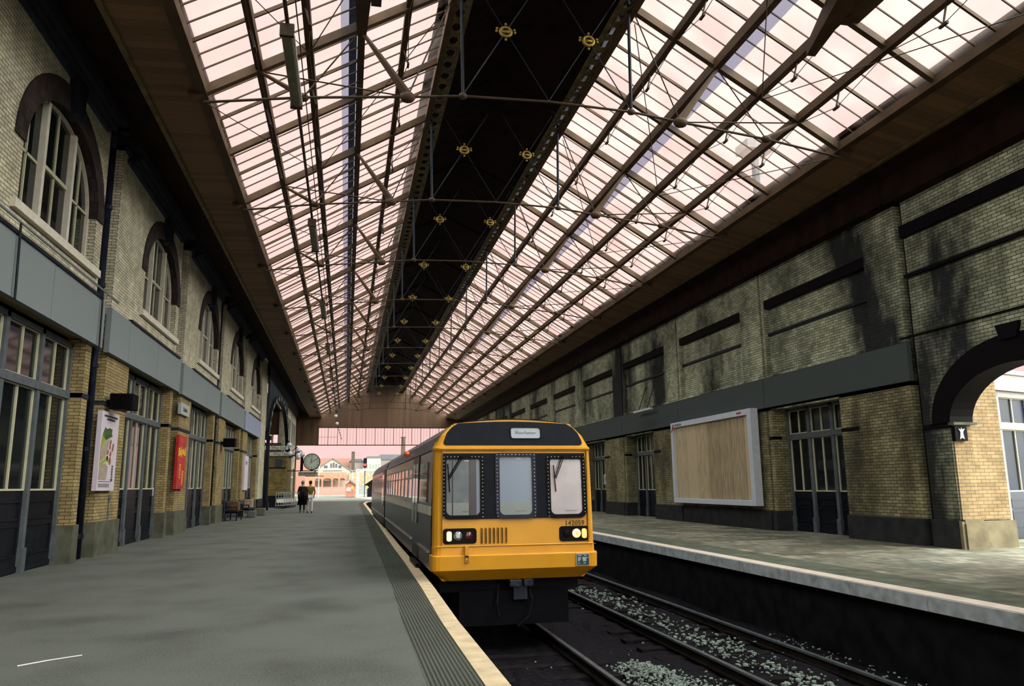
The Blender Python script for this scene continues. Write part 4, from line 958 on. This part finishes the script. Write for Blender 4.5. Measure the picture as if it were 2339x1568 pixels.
t1 = empty('railcar', (TX, 13, -.98), 'front railcar with a bright yellow cab end and navy sides', 'train car', 'two-car diesel train')
car_body(t1, 13.02, 28.45, True)
t2 = empty('railcar', (TX, 29, -.98), 'rear navy railcar behind the gap, half hidden along the asphalt platform', 'train car', 'two-car diesel train')
car_body(t2, 29.15, 43.6, False)
MB().box(TX-1.1, TX+1.1, 28.45, 29.15, .2, 2.35).build('gangway', M_RUB, t1)
MB().ball((1.37, 18.3, 2.25), .07, 8).build('orange_side_lamp', mat('orange_lamp_lens', (.8, .12, .02), .3), t1)
# cab front lofted from horizontal rows: (z, half width, y of the face)
ROWS = [(-.02, 1.20, 12.93), (.165, 1.40, 12.70), (.385, 1.405, 12.69), (.40, 1.40, 12.70), (.402, 1.375, 12.75), (.52, 1.375, 12.755), (.535, 1.37, 12.75), (.55, 1.37, 12.765), (.9, 1.368, 12.781), (1.1, 1.368, 12.790), (1.6, 1.362, 12.811),
        (2.085, 1.352, 12.83), (2.10, 1.358, 12.80), (2.13, 1.355, 12.80), (2.15, 1.345, 12.85), (2.34, 1.245, 12.886), (2.47, 1.12, 12.909), (2.535, 1.02, 12.921)]
def row(z, h, y):
    P = [(TX-h, y+.38, z), (TX-h+.004, y+.16, z), (TX-h+.025, y+.07, z), (TX-h+.07, y+.02, z), (TX-h+.13, y, z)]
    Q = [(2*TX-p[0], p[1], p[2]) for p in reversed(P)]
    return P+[(TX+(h-.13)*t, y, z) for t in (-.6, -.2, .2, .6)]+Q
b = MB(); R_ = [row(*r) for r in ROWS]; m_ = len(R_[0])
b.add([p for r in R_ for p in r], [(j*m_+i, j*m_+i+1, (j+1)*m_+i+1, (j+1)*m_+i) for j in range(len(R_)-1) for i in range(m_-1)])
# crown closing onto the roof arc
top = [(TX-1.02+2.04*i/20, 2.535+.07*math.sin(PI*i/20)) for i in range(21)]
b.slab([(TX-1.02, 2.50), (TX+1.02, 2.50)]+top[::-1], [], XZ, 12.92, 13.2)
b.slab([(TX-1.20, -.02), (TX+1.20, -.02), (TX+1.3, .1), (TX-1.3, .1)], [], XZ, 12.95, 13.3)
cf = b.build('cab_front', M_YEL, t1, smooth=False)
# faint joints
b = MB()
for s in (-1, 1): b.box(TX+s*1.235-.006, TX+s*1.235+.006, 12.742, 12.80, .56, 2.08)
b.box(TX-1.36, TX+1.36, 12.745, 12.76, .525, .534); b.box(TX-1.33, TX+1.33, 12.81, 12.83, 2.072, 2.08)
b.build('panel_joints', mat('brown_joint_line', (.25, .12, .01), .6), cf)
def fy(z):
    for a, c in zip(ROWS, ROWS[1:]):
        if a[0] <= z <= c[0]: return a[2]+(c[2]-a[2])*(z-a[0])/(c[0]-a[0])
    return 12.9
def FP(u, v, t): return (u, fy2(v)-t, v)
def fy2(z): return 12.765+(12.83-12.765)*max(0, min(1, (z-.55)/(2.08-.55))) if z < 2.1 else 12.85+(z-2.15)*.18
# destination panel with curved shoulders
b = MB(); MASK = [(1.60, 2.17), (3.93, 2.17), (3.965, 2.20), (3.955, 2.26), (3.90, 2.38), (3.82, 2.47), (3.70, 2.54)]+[(3.70-(3.70-1.82)*i/12, 2.54+.035*math.sin(PI*i/12)) for i in range(1, 12)]+[(1.82, 2.54), (1.71, 2.47), (1.63, 2.38), (1.58, 2.26), (1.565, 2.20)]
DEST = rrect(2.72, 3.23, 2.29, 2.47, .04)
b.slab(MASK, [DEST], FP, -.03, .012); mk = b.build('destination_panel', M_MASK, t1)
MB().slab(rrect(2.715, 3.235, 2.285, 2.475, .04), [], FP, -.02, .010).build('destination_blind', mat('pale_blue_grey_blind', (.36, .40, .47), .4, var=.04), mk)
text('Manchester', .125, (2.975, fy2(2.38)-.013, 2.375), RY, mat('faint_grey_ink', (.20, .23, .28), .6), mk, sx=.62)
b = MB(); b.slab(rrect(2.70, 3.25, 2.27, 2.49, .05), [DEST], FP, .012, .022); b.build('blind_rim', M_RUB, mk)
# windscreen band with three framed panes
WIN = [(1.60, 2.175, 1.02, 1.94), (2.49, 3.06, 1.015, 1.975), (3.365, 3.925, 1.01, 1.935)]
hol = [rrect(a, c, z0, z1, .09, rt=.03) for a, c, z0, z1 in WIN]
b = MB(); b.slab(rrect(1.535, 3.985, .965, 2.035, .16, rt=.02), hol, FP, -.04, .022); ws = b.build('windscreen_band', M_MASK, t1)
for wi, (a, c, z0, z1) in enumerate(WIN):
    b = MB(); b.slab(rrect(a-.065, c+.065, z0-.055, z1+.065, .12, rt=.05), [rrect(a+.008, c-.008, z0+.008, z1-.008, .085, rt=.03)], FP, .018, .042 if wi == 1 else .034); fr = b.build('rubber_surround', M_RUB if wi != 1 else mat('navy_rubber', (.016, .017, .035), .4), ws)
    MB().slab(rrect(a, c, z0, z1, .09, rt=.03), [], FP, .022, .026).build('windscreen', M_CAB, ws)
    b = MB(); w_, h_ = (c-a)+.066, (z1-z0)+.066
    step = .061; n1 = round(h_/step)
    for i in range(n1+1):
        z = z0-.02+(z1-z0+.05)*i/n1
        for x in (a-.034, c+.034): b.ball((x, fy2(z)-.044, z), .0105, 6)
    n2 = round(w_/step)
    for i in range(1, n2):
        x = a-.033+w_*i/n2
        if wi != 1 and abs(i-n2*.55) < 1.2: continue
        b.ball((x, fy2(z1)-.044, z1+.036), .0105, 6)
    b.build('rivets', mat('bright_rivet', (.55, .60, .55), .25, metal=.6), fr)
    # what shows inside, plus a sky reflection painted on the right
    if wi == 0:
        MB().slab(rect(a, 1.98, z0, z1), [], FP, .0, .010).build('cab_blind', mat('green_grey_blind', (.115, .155, .15), .7), ws)
        MB().slab(rect(2.11, c, z0, z1), [], FP, .0, .010).build('cab_blind', M_BLIND, ws)
        MB().slab(rect(1.97, 2.12, z0, z1), [], FP, .0, .008).build('dark_gap', M_CABD, ws)
        MB().slab(rect(1.70, 1.72, z0, z1), [], FP, .012, .016).build('grab_rail', M_RUB, ws)
    else: MB().slab(rect(a, c, z0, z1), [], FP, .0, .010).build('cab_blind', M_BLIND if wi == 1 else M_BLINDSKY, ws)
    if wi < 2: MB().slab(rect(a, 1.98 if wi == 0 else c, z0, z0+.21), [], FP, .010, .013).build('pale_ledge', M_SHELF, ws)
    MB().slab(rect(c-.27, c-.19, z1-.04, z1-.02), [], FP, .012, .017).build('cab_lamp', M_WHITE, ws)
    MB().slab(rect((a+c)/2-.02, (a+c)/2+.18, z0+.062, z0+.068), [], FP, .013, .016).build('heater_line', M_MASK, ws)
def wiper(x0, z0, x1, z1, zt, zb):
    r = []; y = fy2(1.5)
    b = MB(); b.tube((x0, y-.06, z0), (x1, y-.07, z1), .010, n=5); b.tube((x0+.035, y-.06, z0), (x1+.015, y-.07, z1-.02), .008, n=5); b.ball((x0+.015, y-.05, z0+.01), .03, 6); wp = b.build('wiper_arm', M_RUB, ws)
    b = MB(); b.tube((x1-.02, y-.06, zt), (x1+.015, y-.055, zb), .010, n=5); b.build('wiper_blade', M_RUB, wp)
wiper(1.84, 1.965, 1.645, 1.64, 1.86, 1.40); wiper(3.57, 1.965, 3.44, 1.62, 1.83, 1.39)
# light clusters
def cluster(x0, x1, left):
    z0, z1 = .575, .82
    b = MB(); b.slab(rrect(x0, x1, z0, z1, .05), [rrect(x0+.02, x1-.02, z0+.02, z1-.02, .04)], FP, -.01, .014); b.box(x0+.01, x1-.01, 12.80, 12.81, z0+.01, z1-.01)
    cl = b.build('light_cluster', M_LAMPB, t1); zc = .70
    MB().slab(rrect(x0+.01, x1-.01, z0+.01, z1-.01, .05), [], FP, -.002, .002).build('back_plate', M_LAMPB, cl)
    def disc(x, r, m, nm, t=.03):
        b = MB(); y = fy2(zc); b.tube((x, y+.0, zc), (x, y-t*.5, zc), r, r*.95, n=18); b.ball((x, y-t*.5, zc), r*.93, 14, sc=(1, .25, 1)); return b.build(nm, m, cl, smooth=True)
    e = (x0+.10) if left else (x1-.085)
    MB().slab(rrect(e-.04, e+.04, zc-.08, zc+.075, .03), [], FP, .004, .03).build('marker_lamp', M_LAMPW if left else M_LAMPO, cl)
    h = (x0+.245) if left else (x1-.215)
    g = disc(h, .075, M_LAMPG if left else M_LAMPW, 'headlamp')
    MB().slab(rrect(h-.03, h+.03, zc-.03, zc+.03, .01), [], FP, .03, .036).build('lamp_centre', M_WHITE if left else M_LAMPO, g)
    t_ = (x1-.13) if left else (x0+.13)
    disc(t_, .065, M_LAMPR if left else M_LAMPB, 'tail_lamp')
cluster(1.555, 2.105, True); cluster(3.505, 4.02, False)
b = MB()
for i in range(7):
    x = 2.185+i*.068; b.slab(rrect(x-.014, x+.014, .565, .825, .014, 3), [], FP, .002, .010)
b.build('vent_slots', mat('shadowed_vent', (.30, .12, .004), .7), cf); b = MB()
for i in range(7):
    x = 2.198+i*.068; b.box(x-.004, x+.004, 12.745, 12.757, .575, .815)
b.build('vent_edges', mat('dark_vent_edge', (.02, .01, .002), .7), cf)
text('142059', .115, (3.775, fy2(.86)-.012, .868), RY, M_INK, cf, name='unit_number')
b = MB(); b.box(1.90, 1.955, 12.64, 12.75, .40, .54); b.slab([(1.905, .385), (1.905, .29), (1.92, .28), (1.945, .28), (1.955, .29), (1.955, .385)], [], XZ, 12.675, 12.69); hk = b.build('lamp_bracket', M_YEL, cf)
b = MB(); b.slab([(1.90, .39), (1.90, .28), (1.96, .28), (1.96, .39)], [[(1.906, .385), (1.906, .286), (1.954, .286), (1.954, .385)]], XZ, 12.668, 12.676); b.ball((1.93, 12.67, .315), .011, 6); b.box(1.912, 1.948, 12.667, 12.675, .365, .384); b.build('bracket_edge', M_INK, hk)
dp = MB().box(3.76, 3.985, 12.665, 12.69, .185, .375).build('data_plate', mat('plate_rim', (.36, .36, .40), .4), cf)
MB().box(3.772, 3.973, 12.66, 12.666, .197, .363).build('plate_field', mat('plate_dark', (.03, .05, .05), .5), dp); b = MB()
for x0, x1, z in ((3.785, 3.85, .345), (3.885, 3.94, .345), (3.785, 3.84, .315), (3.785, 3.83, .297), (3.785, 3.835, .28), (3.86, 3.96, .312), (3.86, 3.93, .295), (3.87, 3.93, .278), (3.785, 3.82, .225), (3.88, 3.92, .225), (3.785, 3.82, .262), (3.87, 3.93, .26)): b.box(x0, x1, 12.657, 12.662, z-.006, z+.006)
b.build('plate_text', mat('plate_text_grey', (.40, .46, .46), .5), dp)
# coupler, pipes and buffers below the apron
cp = MB().box(2.66, 2.86, 12.78, 12.98, -.13, -.02).box(2.90, 3.06, 12.80, 12.98, -.13, -.02).box(2.74, 2.98, 12.9, 13.5, -.35, -.08).build('coupler', mat('dark_blue_steel', (.025, .028, .045), .35, metal=.3, var=.5, scale=12), t1, bevel=.01)
b = MB(); b.path([(3.0, 12.95, -.1), (3.04, 12.85, -.35), (2.98, 12.82, -.6), (2.8, 12.85, -.75)], .02, 7); b.path([(2.5, 12.95, -.1), (2.46, 12.88, -.4), (2.5, 12.9, -.6)], .018, 7); b.build('brake_pipe', M_RUB, t1)
MB().box(1.85, 3.7, 13.0, 13.06, -.75, -.2).build('obstacle_deflector', mat('black_steel', (.004, .004, .006), .7), t1)
MB().box(1.31, 1.42, 14.95, 16.4, .02, .08).build('step', M_RUB, t1)

# ------------------------------------------------------------------ people
def figure(name, loc, rz, joints, edges, rad, m, label=None, cat=None):
    me = bpy.data.meshes.new(name); me.from_pydata(joints, edges, []); o = bpy.data.objects.new(name, me); COL.objects.link(o)
    o.location = loc; o.rotation_euler = (0, 0, rz); me.materials.append(m)
    s = o.modifiers.new('skin', 'SKIN'); s.use_smooth_shade = True
    for i, v in enumerate(me.skin_vertices[0].data): v.radius = (rad[i], rad[i]*.8); v.use_root = (i == 0)
    d = o.modifiers.new('smooth', 'SUBSURF'); d.levels = 2; d.render_levels = 2
    return tag(o, label, cat)
def person(loc, rz, skin, hair, top, legs, label, h=1.0, stride=.14, coat=False, bagm=None, shoe=None):
    S = h; s = stride
    J = [(0, 0, .95), (0, 0, 1.15), (0, 0, 1.38), (0, 0, 1.50), (0, .02, 1.62), (0, .03, 1.72),
         (-.18, 0, 1.42), (-.25, .03, 1.15), (-.24, .12, .92), (-.24, .15, .84),
         (.18, 0, 1.42), (.25, .0, 1.15), (.22, .10, .95), (.22, .14, .87),
         (-.09, 0, .90), (-.10, s*.6, .50), (-.10, s*.5, .08), (-.10, s*.5+.14, .04),
         (.09, 0, .90), (.10, -s*.3, .50), (.10, -s, .09), (.10, -s+.13, .04)]
    E = [(0, 1), (1, 2), (2, 3), (3, 4), (4, 5), (2, 6), (6, 7), (7, 8), (8, 9), (2, 10), (10, 11), (11, 12), (12, 13), (0, 14), (14, 15), (15, 16), (16, 17), (0, 18), (18, 19), (19, 20), (20, 21)]
    Rr = [.14, .15, .16, .06, .085, .07, .07, .05, .035, .04, .07, .05, .035, .04, .095, .065, .045, .045, .095, .065, .045, .045]
    J = [tuple(x*S for x in j) for j in J]; Rr = [r*S for r in Rr]
    body = figure('person', loc, rz, J, E, Rr, skin, label, 'person')
    def part(nm, idx, grow, m, extra=None):
        ids = sorted(set(idx)); mp = {a: i for i, a in enumerate(ids)}
        e = [(mp[a], mp[b_]) for a, b_ in E if a in mp and b_ in mp]
        o = figure(nm, (0, 0, 0), 0, [J[i] for i in ids], e, [Rr[i]*grow for i in ids], m); o.parent = body
    part('jacket', [0, 1, 2, 6, 7, 8, 10, 11, 12], 1.16, top)
    part('trousers', [0, 14, 15, 16, 18, 19, 20], 1.18, legs)
    b = MB(); b.ball((0, .0, 1.69*S), .115*S, 12, sc=(.85, 1, .95)); o = b.build('hair', hair, None, smooth=True); o.parent = body
    b = MB(); b.ball((0, .115*S, 1.63*S), .018, 6); b.ball((-.035, .10*S, 1.66*S), .012, 6); b.ball((.035, .10*S, 1.66*S), .012, 6); b.ball((-.085*S, .03, 1.64*S), .022, 6); b.ball((.085*S, .03, 1.64*S), .022, 6)
    o = b.build('face_features', skin, None, smooth=True); o.parent = body
    b = MB()
    for j in (9, 13):
        p = Vector(J[j])
        for k in range(4): b.path([p+Vector((-.03+.02*k, 0, 0)), p+Vector((-.03+.02*k, .03, -.04)), p+Vector((-.03+.02*k, .02, -.075+.006*abs(k-1.5)))], .010, 5)
        b.path([p+Vector((.035, .02, 0)), p+Vector((.04, .05, -.03))], .011, 5)
    o = b.build('fingers', skin, None, smooth=True); o.parent = body
    b = MB()
    for j in (17, 21): b.ball(Vector(J[j])+Vector((0, -.04, -.0)), .07, 8, sc=(.7, 1.6, .6))
    o = b.build('shoes', shoe or M_BLK, None, smooth=True); o.parent = body
    if coat:
        b = MB(); b.tube((0, 0, 1.45*S), (0, 0, .42*S), .17, .30, n=12); o = b.build('coat', top, None, smooth=True); o.parent = body
    return body
SK = mat('skin', (.35, .20, .14), .6); HD = mat('grey_hair', (.13, .13, .13), .8); HB = mat('dark_hair', (.02, .014, .01), .8)
person((-2.10, 48.8, 0), .15, SK, HB, mat('olive_jacket', (.11, .085, .012), .8, var=.5, scale=7), mat('white_trousers', (.46, .42, .44), .8), 'person walking away in an olive jacket and white trousers', h=1.07)
person((-2.62, 50.2, 0), .1, SK, HD, mat('black_coat', (.010, .008, .008), .8), mat('black_trousers', (.010, .009, .009), .8), 'grey-haired person in a long black coat left of the olive jacket', h=1.08, coat=True)
bg_ = empty('shoulder_bag', (-2.42, 48.5, .8), 'bulky black bag carried between the two walking people', 'bag'); b = MB(); b.ball((-2.42, 48.55, .95), .30, 12, sc=(.75, .6, 1.15)); b.build('bag_body', M_BLK, bg_, smooth=True)
b = MB(); b.path([(-2.5, 48.6, 1.2), (-2.35, 48.75, 1.48), (-2.3, 48.6, 1.2)], .02, 6); b.build('strap', M_BLK, bg_)

# ------------------------------------------------------------------ beyond the shed
def th(name, label, cat, loc=(0, 0, 0), group=None): return empty(name, loc, label, cat, group)
struct(MB().slab([(3.2, 92), (8, 92), (14, 120), (14, 175), (1.2, 172), (1.2, 120)], [], XY, -1.4, .02).build('ground_track_apron', mat('buff_ballast', (0.252, 0.204, 0.156), .9, scale=3)))
struct(MB().box(-30, 20, 140, 175, -1.4, .08).build('ground_far_path', mat('pale_path', (0.216, 0.204, 0.144), .9, scale=.8)))
r = th('brick_arcade', 'low salmon brick building with a row of segmental arches', 'building', (-3, 150, 0))
b = MB(); hs = []
for a, c in ((-5.7, -4.5), (-4.23, -2.72), (-2.48, -1.44), (-1.2, -.23)): hs.append([(a, 1.4), (c, 1.4), (c, 2.85)]+[((a+c)/2+(c-a)/2*math.cos(PI*i/8), 2.85+.32*math.sin(PI*i/8)) for i in range(1, 8)]+[(a, 2.85)])
b.slab(rect(-7.5, .05, 0, 4.25), hs, XZ, 150, 151.2); b.build('wall', B_OR, r); MB().box(-7.4, 0, 153, 153.2, 0, 3.2).build('back_wall', mat('beige_wall', (0.312, 0.252, 0.192), .8), r); MB().box(-7.5, .05, 150, 156, 4.25, 4.35).build('roof', mat('pale_slate', (0.24, 0.198, 0.18), .8), r)
b = MB()
for a, c in ((-5.7, -4.5), (-4.23, -2.72), (-2.48, -1.44), (-1.2, -.23)): b.box(a, c, 150.5, 150.6, 2.75, 3.17)
b.build('arch_infill', mat('pink_grey_infill', (0.3, 0.228, 0.204), .8), r)
def fence(x0, x1, y, z0, z1, m, lab):
    r = th('railing_fence', lab, 'fence', ((x0+x1)/2, y, 0)); b = MB(); x = x0
    while x < x1: b.box(x, x+.07, y, y+.03, z0, z1); x += .11
    b.build('palings', m, r); MB().box(x0, x1, y+.03, y+.08, z1-.3, z1-.22).box(x0, x1, y+.03, y+.08, z0+.2, z0+.28).build('rails', m, r)
fence(-7, .8, 147, .1, 1.62, mat('pinkish_fence', (0.252, 0.156, 0.144), .8), 'long pinkish paling fence before the brick arcade'); fence(.9, 4.6, 147, .1, 1.8, mat('blue_grey_fence', (0.15, 0.18, 0.216), .8), 'blue-grey paling fence right of the pinkish one')
def gable_house(name, label, x0, x1, y, z0, ze, za, xa, m, rm, depth=10, wins=()):
    r = th(name, label, 'building', ((x0+x1)/2, y, z0)); b = MB(); b.slab([(x0, z0), (x1, z0), (x1, ze), (xa, za), (x0, ze)], [], XZ, y, y+depth); b.build('wall', m, r)
    b = MB(); b.bar((x0-.4, y-.15, ze-.25), (xa, y-.15, za+.12), .2, .25); b.bar((xa, y-.15, za+.12), (x1+.4, y-.15, ze-.25), .2, .25)
    b.quad((x0-.4, y, ze-.2), (xa, y, za+.2), (xa, y+depth, za+.2), (x0-.4, y+depth, ze-.2)); b.quad((x1+.4, y, ze-.2), (xa, y, za+.2), (xa, y+depth, za+.2), (x1+.4, y+depth, ze-.2)); b.build('roof', rm, r)
    for (a, c, e, f) in wins: MB().box(a, c, y-.08, y, e, f).build('window', mat('slate_window', (0.054, 0.066, 0.09), .4), r)
    return r
SL = mat('grey_slate_roof', (0.096, 0.102, 0.114), .8); CRM = mat('cream_render', (0.372, 0.3, 0.24), .8)
gh = gable_house('gabled_warehouse', 'cream gabled building with dark roof edges beyond the arcade', -7.2, .9, 190, 0, 5.5, 8.15, -3.3, CRM, SL, 14, [(-5.2, -4.4, 6.0, 6.6), (-3.8, -3.4, 6.1, 7.1), (-3.2, -2.8, 6.1, 7.3), (-2.6, -2.2, 6.1, 7.0), (-1.9, -1.2, 6.0, 6.6), (-5.5, -1.0, 5.3, 5.45)])
gable_house('brick_hut', 'small red brick hut with a pitched roof beside the fence', -.05, 1.4, 120, .08, 1.95, 2.45, .55, B_OR, mat('pink_grey_roof', (0.27, 0.204, 0.192), .8), 4)
def block(name, label, x0, x1, y, z0, z1, m, depth=8, roof=None, wins=0, cat='building'):
    r = th(name, label, cat, ((x0+x1)/2, y, 0)); MB().box(x0, x1, y, y+depth, z0, z1).build('wall', m, r)
    if roof: b = MB(); b.slab([(x0-.3, z1), (x1+.3, z1), (x1-(x1-x0)*.12, z1+roof[0]), (x0+(x1-x0)*.12, z1+roof[0])], [], XZ, y-.2, y+depth); b.build('roof', roof[1], r)
    for i in range(wins):
        a = x0+(x1-x0)*(i+.25)/wins; MB().box(a, a+(x1-x0)/wins*.5, y-.06, y, z0+(z1-z0)*.5, z0+(z1-z0)*.82).build('window', mat('pale_window', (0.18, 0.198, 0.156), .5), r)
    return r
TER = mat('terracotta_wall', (0.252, 0.12, 0.09), .8); STN = mat('buff_stone_wall', (0.252, 0.204, 0.132), .9, var=.3, scale=2)
block('long_terrace', 'long low terracotta building on the skyline behind the gable', -16, 1.2, 235, 0, 9.9, TER, 8)
block('stone_wall_block', 'buff stone retaining wall below the houses', .6, 9, 185, 0, 4.9, STN, 6, wins=0)
block('grey_hall', 'grey roofed hall below the square chimney', 1.0, 4.6, 228, 0, 8.6, mat('mauve_render', (0.27, 0.216, 0.204), .8), 6, (.9, SL))
block('white_flats', 'pale flats with green trim right of the hall', 5.3, 9.5, 225, 0, 9.6, mat('pale_lime_render', (0.372, 0.36, 0.27), .8), 8, (.5, SL), wins=5)
block('green_shopfront', 'low building with a turquoise front below the pale flats', 5.2, 10.5, 215, 0, 6.3, mat('turquoise_panel', (0.12, 0.252, 0.192), .7), 6)
block('slate_warehouse', 'wide slate roofed warehouse at the right of the skyline', 8.6, 20, 240, 0, 9.6, mat('drab_wall', (0.198, 0.162, 0.144), .8), 10, (1.6, SL))
block('small_white_shed', 'pinkish white shed in the middle distance', 2.4, 4.4, 205, 0, 5.9, mat('pink_white_shed', (0.396, 0.312, 0.3), .8), 5)
def chimney(x, y, z0, z1, w, lab, taper=.0):
    r = th('brick_chimney', lab, 'chimney', (x, y, 0)); b = MB(); b.add([(x-w/2, y, z0), (x+w/2, y, z0), (x+w/2, y+w, z0), (x-w/2, y+w, z0), (x-w/2+taper, y, z1), (x+w/2-taper, y, z1), (x+w/2-taper, y+w, z1), (x-w/2+taper, y+w, z1)], [(0, 3, 2, 1), (4, 5, 6, 7), (0, 1, 5, 4), (1, 2, 6, 5), (2, 3, 7, 6), (3, 0, 4, 7)]); b.build('stack', mat('dark_brown_chimney', (0.06, 0.045, 0.036), .8), r); MB().box(x-w/2, x+w/2, y-.05, y+w, z1, z1+.15).build('cap', mat('soot_cap', (0.036, 0.03, 0.027), .8), r)
chimney(1.75, 226, 0, 11.3, .95, 'short square brick chimney on the skyline'); chimney(16.3, 232, 0, 15.9, 1.5, 'tall tapering mill chimney rising behind the train roof', .22)
# lamp columns, mast and signal
def column(x, y, z, m, lab, arm=0):
    r = th('lamp_column', lab, 'lamp column', (x, y, 0)); MB().tube((x, y, 0), (x, y, z), .09, .05, n=7).build('pole', m, r); MB().box(x-.35, x+.35, y-.1, y+.1, z, z+.12).build('lantern', m, r)
PG = mat('pale_galvanised', (0.27, 0.252, 0.252), .6)
column(-4.0, 120, 5.9, PG, 'slim pale lamp column beside the platform clock'); column(1.1, 150, 4.5, PG, 'slim pale lamp column before the stone wall')
r = th('signal_gantry', 'pale grey gantry post with a long horizontal arm', 'gantry', (1.46, 120, 0)); MB().box(1.5, 1.86, 118.4, 118.7, -.2, 3.9).build('post', PG, r); MB().box(1.5, 4.6, 118.4, 118.7, 3.85, 4.15).build('arm', PG, r)
r = th('railway_signal', 'colour light signal showing red near the train roof', 'signal', (2.7, 119, 4.9)); b = MB(); b.box(2.45, 2.98, 119, 119.2, 4.35, 5.75); b.box(2.66, 2.76, 119.05, 119.15, 0, 4.4); b.build('backboard', M_BLK, r)
MB().tube((2.70, 118.98, 4.78), (2.70, 118.9, 4.78), .2, n=14).build('red_lens', mat('red_signal_lens', (0.54, 0.03, 0.024), .4, emit=(1, .04, .04), estr=1.6), r)
r = th('sign_board', 'small white sign board on two legs by the fence', 'sign', (.4, 118, 0)); MB().box(.08, .68, 118, 118.05, .95, 1.45).build('board', PG, r); MB().box(.2, .24, 118, 118.05, 0, .95).box(.5, .54, 118, 118.05, 0, .95).build('leg', M_GREY, r)
for x, lab in ((.9, 'small yellow disc sign by the white board'), (3.07, 'small yellow disc sign by the dark shelter')):
    r = th('disc_sign', lab, 'sign', (x, 118, 1.4)); MB().tube((x, 118, 1.45), (x, 118.05, 1.45), .2, n=14).build('disc', mat('yellow_disc', (0.39, 0.252, 0.036), .5), r); MB().tube((x, 118.03, -.2), (x, 118.03, 1.3), .03, n=5).build('post', M_GREY, r)
gable_house('dark_shelter', 'black pitched shelter beside the track beyond the train', 3.2, 6.5, 119.5, -.6, 2.0, 2.9, 4.7, M_BLK, M_BLK, 5)
# curved track and ramp end beyond
r = th('curved_rail', 'curved steel rail bending away beyond the train', 'rail'); b = MB()
P = [(1.97, 60, -.97), (2.0, 80, -.97), (2.4, 95, -.9), (3.4, 110, -.85), (5.6, 125, -.8)]
for a, c in zip(P[1:], P[2:]): b.bar(a, c, .08, .1)
b.build('rail_head', M_RAIL, r)
